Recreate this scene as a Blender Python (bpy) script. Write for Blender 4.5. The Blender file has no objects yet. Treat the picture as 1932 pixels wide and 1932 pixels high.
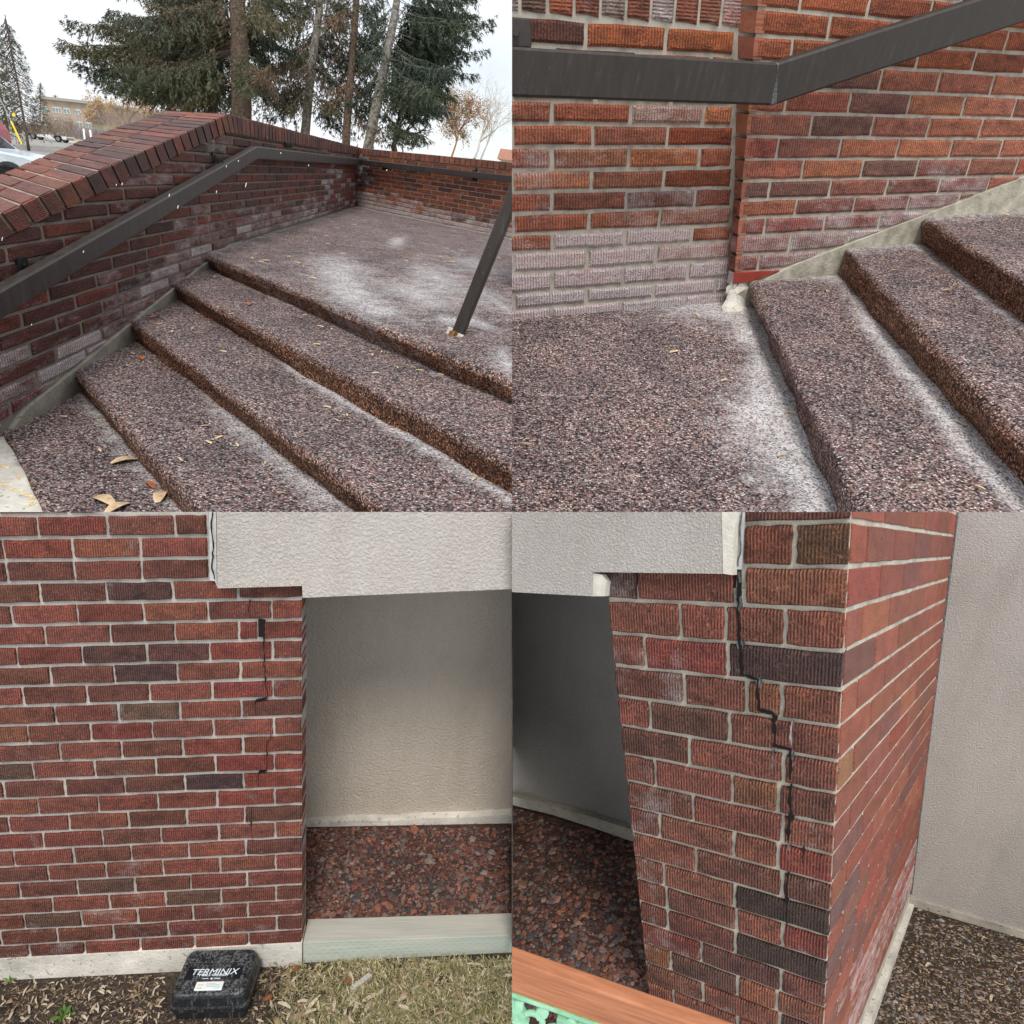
import bpy, bmesh, math, random
from mathutils import Vector as V, Matrix
sc = bpy.context.scene
col = sc.collection
F = 2700.0            # focal length in units of 1/1932 of a quadrant
S = 1.5               # metres per unit
CAM = V((0, 0, 2.4))

# ------------------------------------------------------------------ camera
ZW = V((.1087, -.9016, -.4187)).normalized()
YW = (V((0, 0, 1)) - ZW * ZW.z).normalized()
XW = YW.cross(ZW)
M = Matrix((XW, YW, ZW))
MT = M.transposed()
cam_d = bpy.data.cameras.new("camera")
cam = bpy.data.objects.new("camera", cam_d)
col.objects.link(cam)
rot = Matrix((M @ V((1, 0, 0)), M @ V((0, -1, 0)), M @ V((0, 0, -1)))).transposed()
cam.matrix_world = Matrix.Translation(CAM) @ rot.to_4x4()
cam_d.sensor_width = 36
cam_d.lens = 18 * F / 1932
cam_d.clip_start = 0.05
cam_d.clip_end = 2000
sc.camera = cam

def W2(v): return M @ v * S + CAM          # view-aligned coordinates -> world
def C2(p): return MT @ (p - CAM) / S

# ------------------------------------------------------------------ sun, sky, exposure
SUN = (M @ V((.10, -.58, -.80))).normalized()      # towards the sun
sl = bpy.data.lights.new("sun", 'SUN')
sl.energy = 2.3
sl.angle = math.radians(19)
sl.color = (1.0, .95, .88)
so = bpy.data.objects.new("sun", sl)
col.objects.link(so)
so.rotation_euler = SUN.to_track_quat('Z', 'Y').to_euler()
so.location = (0, 0, 30)
wd = bpy.data.worlds.new("World")
sc.world = wd
wd.use_nodes = True
nt = wd.node_tree
nt.nodes.clear()
sky = nt.nodes.new('ShaderNodeTexSky')
sky.sky_type = 'NISHITA'
sky.sun_disc = False
sky.sun_elevation = math.asin(SUN.z)
sky.sun_rotation = math.atan2(SUN.x, SUN.y)
mul = nt.nodes.new('ShaderNodeVectorMath'); mul.operation = 'SCALE'
mul.inputs['Scale'].default_value = 0.11
nt.links.new(sky.outputs[0], mul.inputs[0])
tc = nt.nodes.new('ShaderNodeTexCoord')
mp = nt.nodes.new('ShaderNodeMapping'); mp.inputs['Scale'].default_value = (1, 1, 2.5)
nt.links.new(tc.outputs['Generated'], mp.inputs[0])
no = nt.nodes.new('ShaderNodeTexNoise')
no.inputs['Scale'].default_value = 3.0; no.inputs['Detail'].default_value = 6
nt.links.new(mp.outputs[0], no.inputs[0])
rp = nt.nodes.new('ShaderNodeValToRGB')
rp.color_ramp.elements[0].position = .34; rp.color_ramp.elements[0].color = (.62, .62, .62, 1)
rp.color_ramp.elements[1].position = .56; rp.color_ramp.elements[1].color = (.97, .97, .97, 1)
nt.links.new(no.outputs[0], rp.inputs[0])
mx = nt.nodes.new('ShaderNodeMixRGB')
mx.inputs[2].default_value = (.86, .89, .93, 1)
nt.links.new(rp.outputs[0], mx.inputs[0]); nt.links.new(mul.outputs[0], mx.inputs[1])
bg = nt.nodes.new('ShaderNodeBackground'); bg.inputs[1].default_value = 1.0
nt.links.new(mx.outputs[0], bg.inputs[0])
wo = nt.nodes.new('ShaderNodeOutputWorld'); nt.links.new(bg.outputs[0], wo.inputs[0])
sc.view_settings.view_transform = 'Standard'
sc.view_settings.look = 'None'
sc.view_settings.gamma = 1
sc.view_settings.use_curve_mapping = False
sc.view_settings.exposure = 0.3

# ------------------------------------------------------------------ frames
CTR = {'TL': (1932, 1932), 'TR': (0, 1932), 'BL': (1932, 0), 'BR': (0, 0)}
SEAM = {'TL': ((-1, 0), (0, -1)), 'TR': ((1, 0), (0, -1)), 'BL': ((-1, 0), (0, 1)), 'BR': ((1, 0), (0, 1))}
def ray(q, x, y):
    c = CTR[q]
    return V(((x - c[0]) / F, (y - c[1]) / F, 1))
class Frame:
    def __init__(s, q, W, E, Z, px, d):
        s.q = q; s.W = V(W); s.E = V(E); s.Z = V(Z)
        s.B = Matrix((s.W, s.E, s.Z)).transposed(); s.Bi = s.B.inverted()
        s.O = ray(q, *px) * d
        s.clip = [(M @ V((a, b, 0)), CAM.copy()) for a, b in SEAM[q]]
    def P(s, w, e, z): return W2(s.O + s.W * w + s.E * e + s.Z * z)
    def D(s, w, e, z): return M @ (s.W * w + s.E * e + s.Z * z) * S
    def loc(s, c): return s.Bi @ (c - s.O)
    def pl(s, x, y, n, c0):
        r = ray(s.q, x, y)
        return s.loc(r * (n.dot(c0) / n.dot(r)))
    def wall(s, x, y, e=0.0): return s.pl(x, y, s.W.cross(s.Z), s.O + s.E * e)
    def side(s, x, y, w=0.0): return s.pl(x, y, s.E.cross(s.Z), s.O + s.W * w)
    def floor(s, x, y, z=0.0): return s.pl(x, y, s.W.cross(s.E), s.O + s.Z * z)
    def at(s, x, y, d): return s.loc(ray(s.q, x, y) * d)
TL = Frame('TL', (-.0646, -.4267, .9021), (.6362, .3867, -.6676), (.1087, -.9016, -.4187), (1346, 778), 11.0)
KT = 2.0
TR = Frame('TR', [KT * v for v in (.921, -.1764, .3474)], [KT * v for v in (.1385, -.5569, .8189)], [KT * v for v in (-.0274, -.8309, -.5558)], (845, 1010), 2.6 * KT)
BL = Frame('BL', (.9967, -.011, .078), (-.077, -.324, .943), (.0927, -.9437, -.3165), (1140, 1625), 2.05)
BR = Frame('BR', (.7935, -.0341, -.6076), (.5972, .0417, .801), (-.1076, -.9367, -.3333), (1278, 37), 1.2)

# ------------------------------------------------------------------ materials
def N(t, typ, ins=None, **pr):
    n = t.nodes.new(typ)
    for k, v in pr.items(): setattr(n, k, v)
    for k, v in (ins or {}).items():
        if isinstance(v, bpy.types.NodeSocket): t.links.new(v, n.inputs[k])
        else: n.inputs[k].default_value = v
    return n
def mat(name):
    m = bpy.data.materials.new(name); m.use_nodes = True
    t = m.node_tree; t.nodes.clear()
    o = t.nodes.new('ShaderNodeOutputMaterial')
    b = t.nodes.new('ShaderNodeBsdfPrincipled')
    t.links.new(b.outputs[0], o.inputs[0])
    return m, t, b
def ramp(t, fac, stops, interp='LINEAR'):
    n = t.nodes.new('ShaderNodeValToRGB')
    cr = n.color_ramp; cr.interpolation = interp
    while len(cr.elements) < len(stops): cr.elements.new(.5)
    for e, (p, c) in zip(cr.elements, stops):
        e.position = p; e.color = (c[0], c[1], c[2], 1) if not isinstance(c, (int, float)) else (c, c, c, 1)
    t.links.new(fac, n.inputs[0])
    return n.outputs[0]
def math_(t, op, a, b=0.0, c=None, clamp=False):
    n = t.nodes.new('ShaderNodeMath'); n.operation = op; n.use_clamp = clamp
    for i, v in enumerate((a, b) if c is None else (a, b, c)):
        if isinstance(v, bpy.types.NodeSocket): t.links.new(v, n.inputs[i])
        else: n.inputs[i].default_value = v
    return n.outputs[0]
def mixc(t, f, a, b, mode='MIX'):
    n = t.nodes.new('ShaderNodeMixRGB'); n.blend_type = mode
    for i, v in enumerate((f, a, b)):
        if isinstance(v, bpy.types.NodeSocket): t.links.new(v, n.inputs[i])
        elif i == 0: n.inputs[0].default_value = v
        else: n.inputs[i].default_value = (v[0], v[1], v[2], 1)
    return n.outputs[0]
def noise(t, vec, scale, detail=4, rough=.55, dist=0.0):
    n = N(t, 'ShaderNodeTexNoise', {'Scale': scale, 'Detail': detail, 'Roughness': rough, 'Distortion': dist})
    if vec is not None: t.links.new(vec, n.inputs[0])
    return n.outputs[0]
def bump(t, b, h, strength, dist):
    n = N(t, 'ShaderNodeBump', {'Height': h, 'Strength': strength, 'Distance': dist})
    t.links.new(n.outputs[0], b.inputs['Normal'])
def mapv(t, vec, sc_):
    return N(t, 'ShaderNodeMapping', {0: vec, 'Scale': sc_}).outputs[0]
def plain(name, c, rough=.8, var=.25, scale=12, spec=.3, bs=0.0, bd=.01, metal=0.0, c2=None, coat=0):
    m, t, b = mat(name)
    co = N(t, 'ShaderNodeTexCoord').outputs['Object']
    n = noise(t, co, scale, 6)
    lo = tuple(x * (1 - var) for x in c); hi = c2 or tuple(min(1, x * (1 + var)) for x in c)
    b.inputs['Base Color'].default_value = (*c, 1)
    t.links.new(ramp(t, n, [(.3, lo), (.7, hi)]), b.inputs['Base Color'])
    b.inputs['Roughness'].default_value = rough
    b.inputs['Specular IOR Level'].default_value = spec
    b.inputs['Metallic'].default_value = metal
    b.inputs['Coat Weight'].default_value = coat
    if bs: bump(t, b, noise(t, co, scale * 5, 4), bs, bd)
    return m

def brick_mat(name, ribs=28.0, smooth=False, rib_k=1.0, salt_scale=1.0, wet=.85):
    m, t, b = mat(name)
    oi = N(t, 'ShaderNodeObjectInfo')
    uv = N(t, 'ShaderNodeUVMap').outputs[0]
    off = N(t, 'ShaderNodeCombineXYZ', {0: math_(t, 'MULTIPLY', oi.outputs['Random'], 37.0), 1: math_(t, 'MULTIPLY', oi.outputs['Random'], 91.0), 2: oi.outputs['Random']}).outputs[0]
    p = N(t, 'ShaderNodeVectorMath', {0: uv, 1: off}, operation='ADD').outputs[0]
    big = noise(t, mapv(t, p, (2.2, 1.0, 1)), 1.6, 4)
    fine = noise(t, mapv(t, p, (26, 9, 1)), 1.0, 5, .65)
    sx = N(t, 'ShaderNodeSeparateXYZ', {0: uv})
    if smooth:
        sp = ramp(t, noise(t, mapv(t, p, (60, 16, 1)), 1.0, 4, .65), [(.34, 0.22), (.47, 1)])
        c = mixc(t, 1.0, oi.outputs['Color'], ramp(t, big, [(.3, .8), (.7, 1.15)]), 'MULTIPLY')
        c = mixc(t, .8, c, sp, 'MULTIPLY')
        sal = math_(t, 'MULTIPLY', math_(t, 'SUBTRACT', math_(t, 'ADD', oi.outputs['Alpha'], noise(t, mapv(t, p, (3, 2, 1)), 1.5, 7, .7)), .95), 2.2, clamp=True)
        h = fine
    else:
        wob = noise(t, mapv(t, p, (9, 4, 1)), 1.0, 5, .6)
        ph = math_(t, 'ADD', math_(t, 'MULTIPLY', sx.outputs[0], 6.2832 * ribs), math_(t, 'MULTIPLY', wob, 3.2))
        rib = math_(t, 'MULTIPLY_ADD', math_(t, 'SINE', ph), .5, .5)
        amp = ramp(t, noise(t, mapv(t, p, (7, 2.5, 1)), 1.0, 3), [(.30, .25), (.65, 1)])
        torn = ramp(t, noise(t, mapv(t, p, (13, 5, 1)), 1.0, 4, .6, 1.2), [(.47, 0), (.56, 1)])
        chip = math_(t, 'MULTIPLY', ramp(t, fine, [(.38, 0), (.60, 1)]), torn)
        h = math_(t, 'MULTIPLY', math_(t, 'POWER', rib, .8), math_(t, 'SUBTRACT', amp, math_(t, 'MULTIPLY', torn, .35)))
        h = math_(t, 'ADD', h, math_(t, 'MULTIPLY', chip, .75))
        h = math_(t, 'ADD', h, math_(t, 'MULTIPLY', fine, .25))
        c = mixc(t, 1.0, oi.outputs['Color'], ramp(t, big, [(.26, (.58, .55, .55)), (.5, (1, 1, 1)), (.74, (1.30, 1.14, 1.0))]), 'MULTIPLY')
        c = mixc(t, min(1, .85 * rib_k), c, ramp(t, h, [(.06, .20), (.45, .85), (1.2, 1.45)]), 'MULTIPLY')  # occlusion-like shade and groove dirt painted by relief height, ridges lightened
        sn_ = noise(t, mapv(t, uv, (1.1, .45, 1)), 1.3 * salt_scale, 8, .72)
        sal = math_(t, 'MULTIPLY', math_(t, 'SUBTRACT', math_(t, 'ADD', oi.outputs['Alpha'], math_(t, 'MULTIPLY', math_(t, 'SUBTRACT', sn_, .5), 1.9)), .24), 1.8, clamp=True)
        sal = math_(t, 'MULTIPLY', sal, math_(t, 'GREATER_THAN', oi.outputs['Alpha'], .05))
        sal = math_(t, 'MULTIPLY', sal, ramp(t, h, [(.1, .30), (.7, 1)]))
    c = mixc(t, math_(t, 'MULTIPLY', sal, .85), c, (.62, .55, .55))
    t.links.new(c, b.inputs['Base Color'])
    b.inputs['Roughness'].default_value = wet
    b.inputs['Specular IOR Level'].default_value = .35
    bump(t, b, h, min(1, .9 * rib_k) if not smooth else .35, .011)
    return m
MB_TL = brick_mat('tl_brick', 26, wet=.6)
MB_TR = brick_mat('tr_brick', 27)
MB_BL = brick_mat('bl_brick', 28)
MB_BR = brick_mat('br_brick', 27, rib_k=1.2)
MB_SM = brick_mat('smooth_brick', smooth=True)
def mortar_mat(name, c, sc_=60):
    m, t, b = mat(name)
    co = N(t, 'ShaderNodeTexCoord').outputs['Object']
    n = noise(t, co, 9, 6); f = noise(t, co, sc_ * 3, 3)
    cc = ramp(t, n, [(.3, tuple(x * .62 for x in c)), (.52, c), (.75, tuple(x * 1.15 for x in c))])
    cc = mixc(t, .7, cc, ramp(t, f, [(.3, .7), (.7, 1.15)]), 'MULTIPLY')
    t.links.new(cc, b.inputs['Base Color']); b.inputs['Roughness'].default_value = .95
    b.inputs['Specular IOR Level'].default_value = .15
    bump(t, b, f, .5, .004)
    return m
MO_TL = mortar_mat('tl_shaded_mortar', (.21, .18, .15))  # darker tone puts the left wall's shade into the mortar colour
MO_FAR = mortar_mat('far_mortar', (.36, .31, .25))
MO_TR = mortar_mat('tr_mortar', (.47, .43, .36))
MO_BL = mortar_mat('bl_mortar', (.44, .41, .37))
MO_BR = mortar_mat('br_mortar', (.52, .48, .40))

def aggregate(name, scale, rust_c=(.32, .125, .060)):
    m, t, b = mat(name)
    co = N(t, 'ShaderNodeTexCoord').outputs['Object']
    vo = N(t, 'ShaderNodeTexVoronoi', {0: co, 'Scale': scale, 'Randomness': 1.0})
    vc = N(t, 'ShaderNodeSeparateColor', {0: vo.outputs['Color']})
    cell = vc.outputs[0]
    stone = ramp(t, cell, [(0, (.024, .022, .027)), (.18, (.09, .070, .072)), (.33, (.21, .105, .095)), (.47, (.31, .215, .195)),
                           (.60, (.42, .30, .275)), (.75, (.26, .25, .265)), (.86, (.60, .475, .43)), (.96, (.80, .73, .68))], 'CONSTANT')
    stone = mixc(t, 1.0, stone, ramp(t, vo.outputs['Distance'], [(.1, 1.15), (.75, .35)]), 'MULTIPLY')
    big = noise(t, co, 1.5, 6, .6)
    stone = mixc(t, 1.0, stone, ramp(t, big, [(.32, (.62, .62, .66)), (.5, (.95, .93, .94)), (.68, (1.22, 1.14, 1.12))]), 'MULTIPLY')
    at = N(t, 'ShaderNodeAttribute', attribute_name='Col')
    sp = N(t, 'ShaderNodeSeparateColor', {0: at.outputs['Color']})
    rust = mixc(t, 1.0, ramp(t, cell, [(0, (.034, .019, .013)), (.25, (.14, .052, .026)), (.5, rust_c), (.75, (.50, .23, .125)), (.92, (.66, .41, .27))], 'CONSTANT'),
                ramp(t, vo.outputs['Distance'], [(.1, 1.15), (.8, .3)]), 'MULTIPLY')
    c = mixc(t, sp.outputs[1], stone, rust)
    sn = noise(t, co, 14, 6, .7)
    sw = noise(t, co, 5, 5, .7)
    sal = math_(t, 'ADD', math_(t, 'MULTIPLY', sp.outputs[0], 1.25), math_(t, 'MULTIPLY', math_(t, 'SUBTRACT', math_(t, 'ADD', math_(t, 'MULTIPLY', sn, .6), math_(t, 'MULTIPLY', sw, .6)), .62), 2.6))
    sal = math_(t, 'MULTIPLY', math_(t, 'SUBTRACT', sal, .30), 1.0, clamp=True)
    sal = math_(t, 'MULTIPLY', sal, math_(t, 'GREATER_THAN', sp.outputs[0], .02))
    sal = math_(t, 'MULTIPLY', sal, ramp(t, vo.outputs['Distance'], [(.15, .6), (.6, 1)]))
    c = mixc(t, math_(t, 'MULTIPLY', sal, ramp(t, vc.outputs[1], [(.25, .25), (.6, 1)]), clamp=True), c, (.68, .67, .68))
    # bare concrete
    c = mixc(t, sp.outputs[2], c, ramp(t, sn, [(.3, (.22, .20, .16)), (.7, (.42, .39, .33))]))
    t.links.new(c, b.inputs['Base Color'])
    b.inputs['Roughness'].default_value = .75; b.inputs['Specular IOR Level'].default_value = .3
    bump(t, b, math_(t, 'SUBTRACT', 1.0, vo.outputs['Distance']), .9, .012)
    return m
AGG_TL = aggregate('tl_aggregate', 105)
AGG_TR = aggregate('tr_aggregate', 72)

def stucco(name, c, scale=150, strength=.9, dist=.02):
    m, t, b = mat(name)
    co = N(t, 'ShaderNodeTexCoord').outputs['Object']
    n = noise(t, co, scale * .75, 3, .65, .15); n2 = noise(t, co, scale * 1.7, 2, .5)
    big = noise(t, co, 1.6, 4)
    h = math_(t, 'ADD', ramp(t, n, [(.35, 0), (.62, 1)]), math_(t, 'MULTIPLY', n2, .5))
    cc = ramp(t, big, [(.3, tuple(x * .93 for x in c)), (.7, tuple(x * 1.05 for x in c))])
    st = noise(t, mapv(t, co, (5.5, 5.5, .8)), 1.0, 6, .65)
    cc = mixc(t, .28, cc, ramp(t, st, [(.34, (.74, .71, .67)), (.55, (1, 1, 1)), (.75, (1.05, 1.05, 1.06))]), 'MULTIPLY')
    pt_ = ramp(t, noise(t, co, 3.2, 7, .7), [(.30, .80), (.46, 1)])
    cc = mixc(t, .35, cc, pt_, 'MULTIPLY')
    t.links.new(mixc(t, .35, cc, ramp(t, h, [(0, .7), (1.1, 1.05)]), 'MULTIPLY'), b.inputs['Base Color'])
    b.inputs['Roughness'].default_value = .95; b.inputs['Specular IOR Level'].default_value = .15
    bump(t, b, h, strength, dist)
    return m
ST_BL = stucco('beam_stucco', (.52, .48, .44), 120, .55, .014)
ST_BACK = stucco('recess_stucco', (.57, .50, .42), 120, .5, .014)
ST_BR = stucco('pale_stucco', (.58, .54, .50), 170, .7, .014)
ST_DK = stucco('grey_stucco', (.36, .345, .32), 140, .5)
ST_IN = stucco('shade_dark_stucco', (.12, .11, .10), 120)  # dark tone chosen to deepen the shade inside the recesses
def concrete(name, c, cracks=True):
    m, t, b = mat(name)
    co = N(t, 'ShaderNodeTexCoord').outputs['Object']
    n = noise(t, co, 5, 8, .65); f = noise(t, co, 90, 3)
    cc = ramp(t, n, [(.28, tuple(x * .55 for x in c)), (.5, c), (.72, tuple(min(.9, x * 1.35) for x in c))])
    pits = ramp(t, noise(t, co, 45, 2), [(.30, .35), (.38, 1)])
    cc = mixc(t, .8, cc, pits, 'MULTIPLY')
    t.links.new(cc, b.inputs['Base Color']); b.inputs['Roughness'].default_value = .92
    bump(t, b, math_(t, 'ADD', n, math_(t, 'MULTIPLY', f, .4)), .5, .015)
    return m
CONC = concrete('old_concrete', (.40, .37, .31))
CONC_L = concrete('pale_concrete', (.50, .48, .43))
CONC_TL = concrete('stringer_concrete', (.24, .22, .18))
CONC_W = concrete('chipped_white_concrete', (.60, .57, .51))
def colattr(name, rough=.85, bs=0, bsc=60, spec=.25, var=.25):
    m, t, b = mat(name)
    at = N(t, 'ShaderNodeAttribute', attribute_name='Col')
    co = N(t, 'ShaderNodeTexCoord').outputs['Object']
    n = noise(t, co, bsc, 3)
    c = mixc(t, 1.0, at.outputs['Color'], ramp(t, n, [(.3, 1 - var), (.7, 1 + var)]), 'MULTIPLY')
    t.links.new(c, b.inputs['Base Color']); b.inputs['Roughness'].default_value = rough
    b.inputs['Specular IOR Level'].default_value = spec
    if bs: bump(t, b, n, bs, .006)
    return m
MCOL = colattr('tinted', .85)
MROCK = colattr('rock_tint', .85, .5, 90)
MNEEDLE = colattr('needle_tint', .7, var=.15)

def rail_paint():
    m, t, b = mat('brown_rail_paint')
    co = N(t, 'ShaderNodeTexCoord').outputs['Object']
    st = noise(t, mapv(t, co, (14, 14, 2.0)), 1.4, 5)
    c = ramp(t, st, [(.35, (.028, .022, .019)), (.62, (.042, .034, .030)), (.8, (.085, .076, .075))])
    spk = ramp(t, noise(t, co, 70, 2, .5), [(.70, 0), (.76, 1)])
    c = mixc(t, math_(t, 'MULTIPLY', spk, .3), c, (.30, .28, .27))
    t.links.new(c, b.inputs['Base Color'])
    t.links.new(ramp(t, st, [(.3, .38), (.7, .62)]), b.inputs['Roughness']); b.inputs['Specular IOR Level'].default_value = .4
    bump(t, b, noise(t, co, 40, 3), .15, .005)
    return m
RAIL = rail_paint()
RUST = plain('rusted_steel', (.16, .07, .025), .9, .5, 40, bs=.4, c2=(.33, .17, .06))
DARKM = plain('black_bracket', (.012, .011, .011), .6)
BARK = plain('grey_brown_bark', (.16, .115, .085), .95, .55, 14, bs=1.0, bd=.08)
BARKP = plain('pale_bark', (.22, .195, .165), .95, .6, 12, bs=.9, bd=.05, c2=(.40, .37, .33))
BARKD = plain('dark_bark', (.10, .08, .065), .95, .4, 26, bs=.8, bd=.04)
TWIG = plain('grey_twig', (.26, .21, .17), .95, .3, 20)
TWIGO = plain('tawny_twig', (.36, .20, .10), .95, .3, 20)
TWIGW = plain('white_birch_twig', (.55, .52, .50), .95, .25, 20)
GAP = plain('gap_shade', (.008, .007, .006), 1.0, .2)  # near-black colour standing in for the shade inside cracks and the hole
CAULK = plain('grey_sealant', (.055, .055, .058), .7, .5, 60, bs=.4, c2=(.20, .20, .21))
CAULKP = plain('pale_sealant', (.50, .50, .49), .7, .2, 30, bs=.3)
CREAM = plain('cream_trim', (.66, .62, .54), .8, .12, 30, bs=.3)

# ------------------------------------------------------------------ mesh helpers
rnd = random.Random(7)
ROOTLOC = {}
def link(o, parent=None):
    col.objects.link(o)
    if parent is not None: o.parent = parent
    return o
def mk(name, vs, fs, m, parent=None, clip=None, uv=None, cols=None, smooth=False, origin=None, kind=None, color=None):
    """vs in world metres; makes ONE mesh object; clip = planes (normal kept side, point)"""
    need = []
    for n, p in (clip or []):
        d = [(v - p).dot(n) for v in vs]
        if min(d) < -1e-6:
            if max(d) < 1e-6: return None
            need.append((n, p))
    me = bpy.data.meshes.new(name)
    if origin is None:
        origin = V((0, 0, 0))
        for v in vs: origin += v
        origin /= len(vs)
    me.from_pydata([v - origin for v in vs], [], fs)
    if uv is not None:
        l = me.uv_layers.new(name='UVMap')
        li = [0] * len(me.loops); me.loops.foreach_get('vertex_index', li)
        flat = [c for i in li for c in uv[i]]
        l.data.foreach_set('uv', flat)
    if cols is not None:
        a = me.attributes.new('Col', 'FLOAT_COLOR', 'POINT')
        a.data.foreach_set('color', [c for q in cols for c in (q[0], q[1], q[2], 1.0)])
    if need:
        bm = bmesh.new(); bm.from_mesh(me)
        for n, p in need:
            r = bmesh.ops.bisect_plane(bm, geom=bm.verts[:] + bm.edges[:] + bm.faces[:], plane_co=p - origin, plane_no=n, clear_inner=True)
            ed = [g for g in r['geom_cut'] if isinstance(g, bmesh.types.BMEdge)]
            if ed: bmesh.ops.holes_fill(bm, edges=ed)
        bm.to_mesh(me); bm.free()
        if len(me.polygons) == 0: return None
    if smooth:
        me.polygons.foreach_set('use_smooth', [True] * len(me.polygons))
    me.materials.append(m)
    o = bpy.data.objects.new(name, me)
    pl = V((0, 0, 0))
    if parent is not None: pl = ROOTLOC.get(parent.name, V((0, 0, 0)))
    o.location = origin - pl
    link(o, parent)
    ROOTLOC[o.name] = origin.copy()
    if kind: o['kind'] = kind
    if color: o.color = color
    return o
def thing(name, label, cat, loc, group=None):
    o = bpy.data.objects.new(name, None); o.empty_display_size = .1
    o.location = loc; link(o); ROOTLOC[o.name] = V(loc)
    o['label'] = label; o['category'] = cat
    if group: o['group'] = group
    return o
def tag(o, label, cat, group=None):
    if o is None: return o
    o['label'] = label; o['category'] = cat
    if group: o['group'] = group
    return o
class MB:
    """collects pieces into one mesh"""
    def __init__(s): s.v = []; s.f = []; s.c = []
    def add(s, vs, fs, c=None):
        b = len(s.v); s.v += vs; s.f += [tuple(i + b for i in f) for f in fs]
        s.c += [c or (1, 1, 1)] * len(vs)
    def build(s, name, m, parent=None, **k):
        if k.pop('col', False): k['cols'] = s.c
        return mk(name, s.v, s.f, m, parent, **k)
BOXF = [(0, 3, 2, 1), (4, 5, 6, 7), (0, 1, 5, 4), (1, 2, 6, 5), (2, 3, 7, 6), (3, 0, 4, 7)]
def hexa(a, b):   # a,b two quads (bottom, top) of world points
    return list(a) + list(b), BOXF
def obox(o, x, y, z):   # corner and three edge vectors
    a = [o, o + x, o + x + y, o + y]
    return hexa(a, [p + z for p in a])
def cbox(c, x, y, z):   # centred
    return obox(c - (x + y + z) / 2, x, y, z)
def bevel_box(c, x, y, z, r=.1):
    """box with chamfered edges: r is a fraction of the shortest edge"""
    lx, ly, lz = x.length, y.length, z.length
    k = r * min(lx, ly, lz); ux, uy, uz = x / lx, y / ly, z / lz
    bm = bmesh.new()
    vs, fs = cbox(V((0, 0, 0)), V((lx, 0, 0)), V((0, ly, 0)), V((0, 0, lz)))
    bv = [bm.verts.new(v) for v in vs]
    for f in fs: bm.faces.new([bv[i] for i in f])
    bmesh.ops.bevel(bm, geom=bm.edges[:], offset=k, segments=2, affect='EDGES', profile=.5)
    bm.verts.index_update()
    out = [c + ux * v.co.x + uy * v.co.y + uz * v.co.z for v in bm.verts]
    ff = [tuple(v.index for v in f.verts) for f in bm.faces]
    bm.free()
    return out, ff
def tube(path, rad, n=6, cap=True):
    """round tube along world points"""
    vs = []; fs = []
    prev = None
    for i, p in enumerate(path):
        d = (path[min(i + 1, len(path) - 1)] - path[max(i - 1, 0)])
        if d.length < 1e-9: d = V((0, 0, 1))
        d.normalize()
        if prev is None:
            a = d.orthogonal().normalized()
        else:
            a = prev - d * prev.dot(d)
            a = a.normalized() if a.length > 1e-6 else d.orthogonal().normalized()
        prev = a; b = d.cross(a)
        r = rad[i] if isinstance(rad, (list, tuple)) else rad
        for k in range(n):
            t = 2 * math.pi * k / n
            vs.append(p + a * (r * math.cos(t)) + b * (r * math.sin(t)))
    for i in range(len(path) - 1):
        for k in range(n):
            k2 = (k + 1) % n
            fs.append((i * n + k, i * n + k2, (i + 1) * n + k2, (i + 1) * n + k))
    if cap:
        fs.append(tuple(range(n - 1, -1, -1))); b = (len(path) - 1) * n
        fs.append(tuple(b + k for k in range(n)))
    return vs, fs
def sweep(path, sect):
    """sect(i) -> list of world offset vectors (closed loop)"""
    vs = []; fs = []; n = None
    for i, p in enumerate(path):
        o = sect(i); n = len(o)
        vs += [p + q for q in o]
    for i in range(len(path) - 1):
        for k in range(n):
            k2 = (k + 1) % n
            fs.append((i * n + k, i * n + k2, (i + 1) * n + k2, (i + 1) * n + k))
    fs.append(tuple(range(n - 1, -1, -1))); b = (len(path) - 1) * n
    fs.append(tuple(b + k for k in range(n)))
    return vs, fs
def rock_(m_, P, up, s, r):
    a = up.orthogonal().normalized(); b = up.cross(a); n = 6; vs = []
    for lev, (k, hgt) in enumerate(((.8, -.3), (1.0, .2), (.6, .7))):
        for i in range(n):
            q = 2 * math.pi * i / n + lev * .4
            vs.append(P + a * (s * k * math.cos(q) * r.uniform(.7, 1.25)) + b * (s * k * math.sin(q) * r.uniform(.7, 1.25)) + up * (s * hgt * r.uniform(.7, 1.3)))
    fs = [(L * n + i, L * n + (i + 1) % n, (L + 1) * n + (i + 1) % n, (L + 1) * n + i) for L in range(2) for i in range(n)] + [tuple(2 * n + i for i in range(n))]
    m_.add(vs, fs)
class Face:
    """a wall plane in a frame: O + s*S + t*T + d*Nn (frame coordinates)"""
    def __init__(s, fr, O, Sv, Tv, Nv):
        s.fr = fr; s.O = V(O); s.S = V(Sv); s.T = V(Tv)
        n = fr.B @ V(Nv); s.N = fr.Bi @ (n / n.length)
    def P(s, a, b, d=0.0):
        q = s.O + s.S * a + s.T * b + s.N * d
        return s.fr.P(*q)
def cliph(poly, a, b, c):
    """keep a*s+b*t+c>=0"""
    out = []
    for i in range(len(poly)):
        p, q = poly[i], poly[(i + 1) % len(poly)]
        dp, dq = a * p[0] + b * p[1] + c, a * q[0] + b * q[1] + c
        if dp >= 0: out.append(p)
        if (dp >= 0) != (dq >= 0):
            k = dp / (dp - dq); out.append((p[0] + (q[0] - p[0]) * k, p[1] + (q[1] - p[1]) * k))
    return out
def area(p): return .5 * sum(p[i][0] * p[(i + 1) % len(p)][1] - p[(i + 1) % len(p)][0] * p[i][1] for i in range(len(p)))
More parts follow.
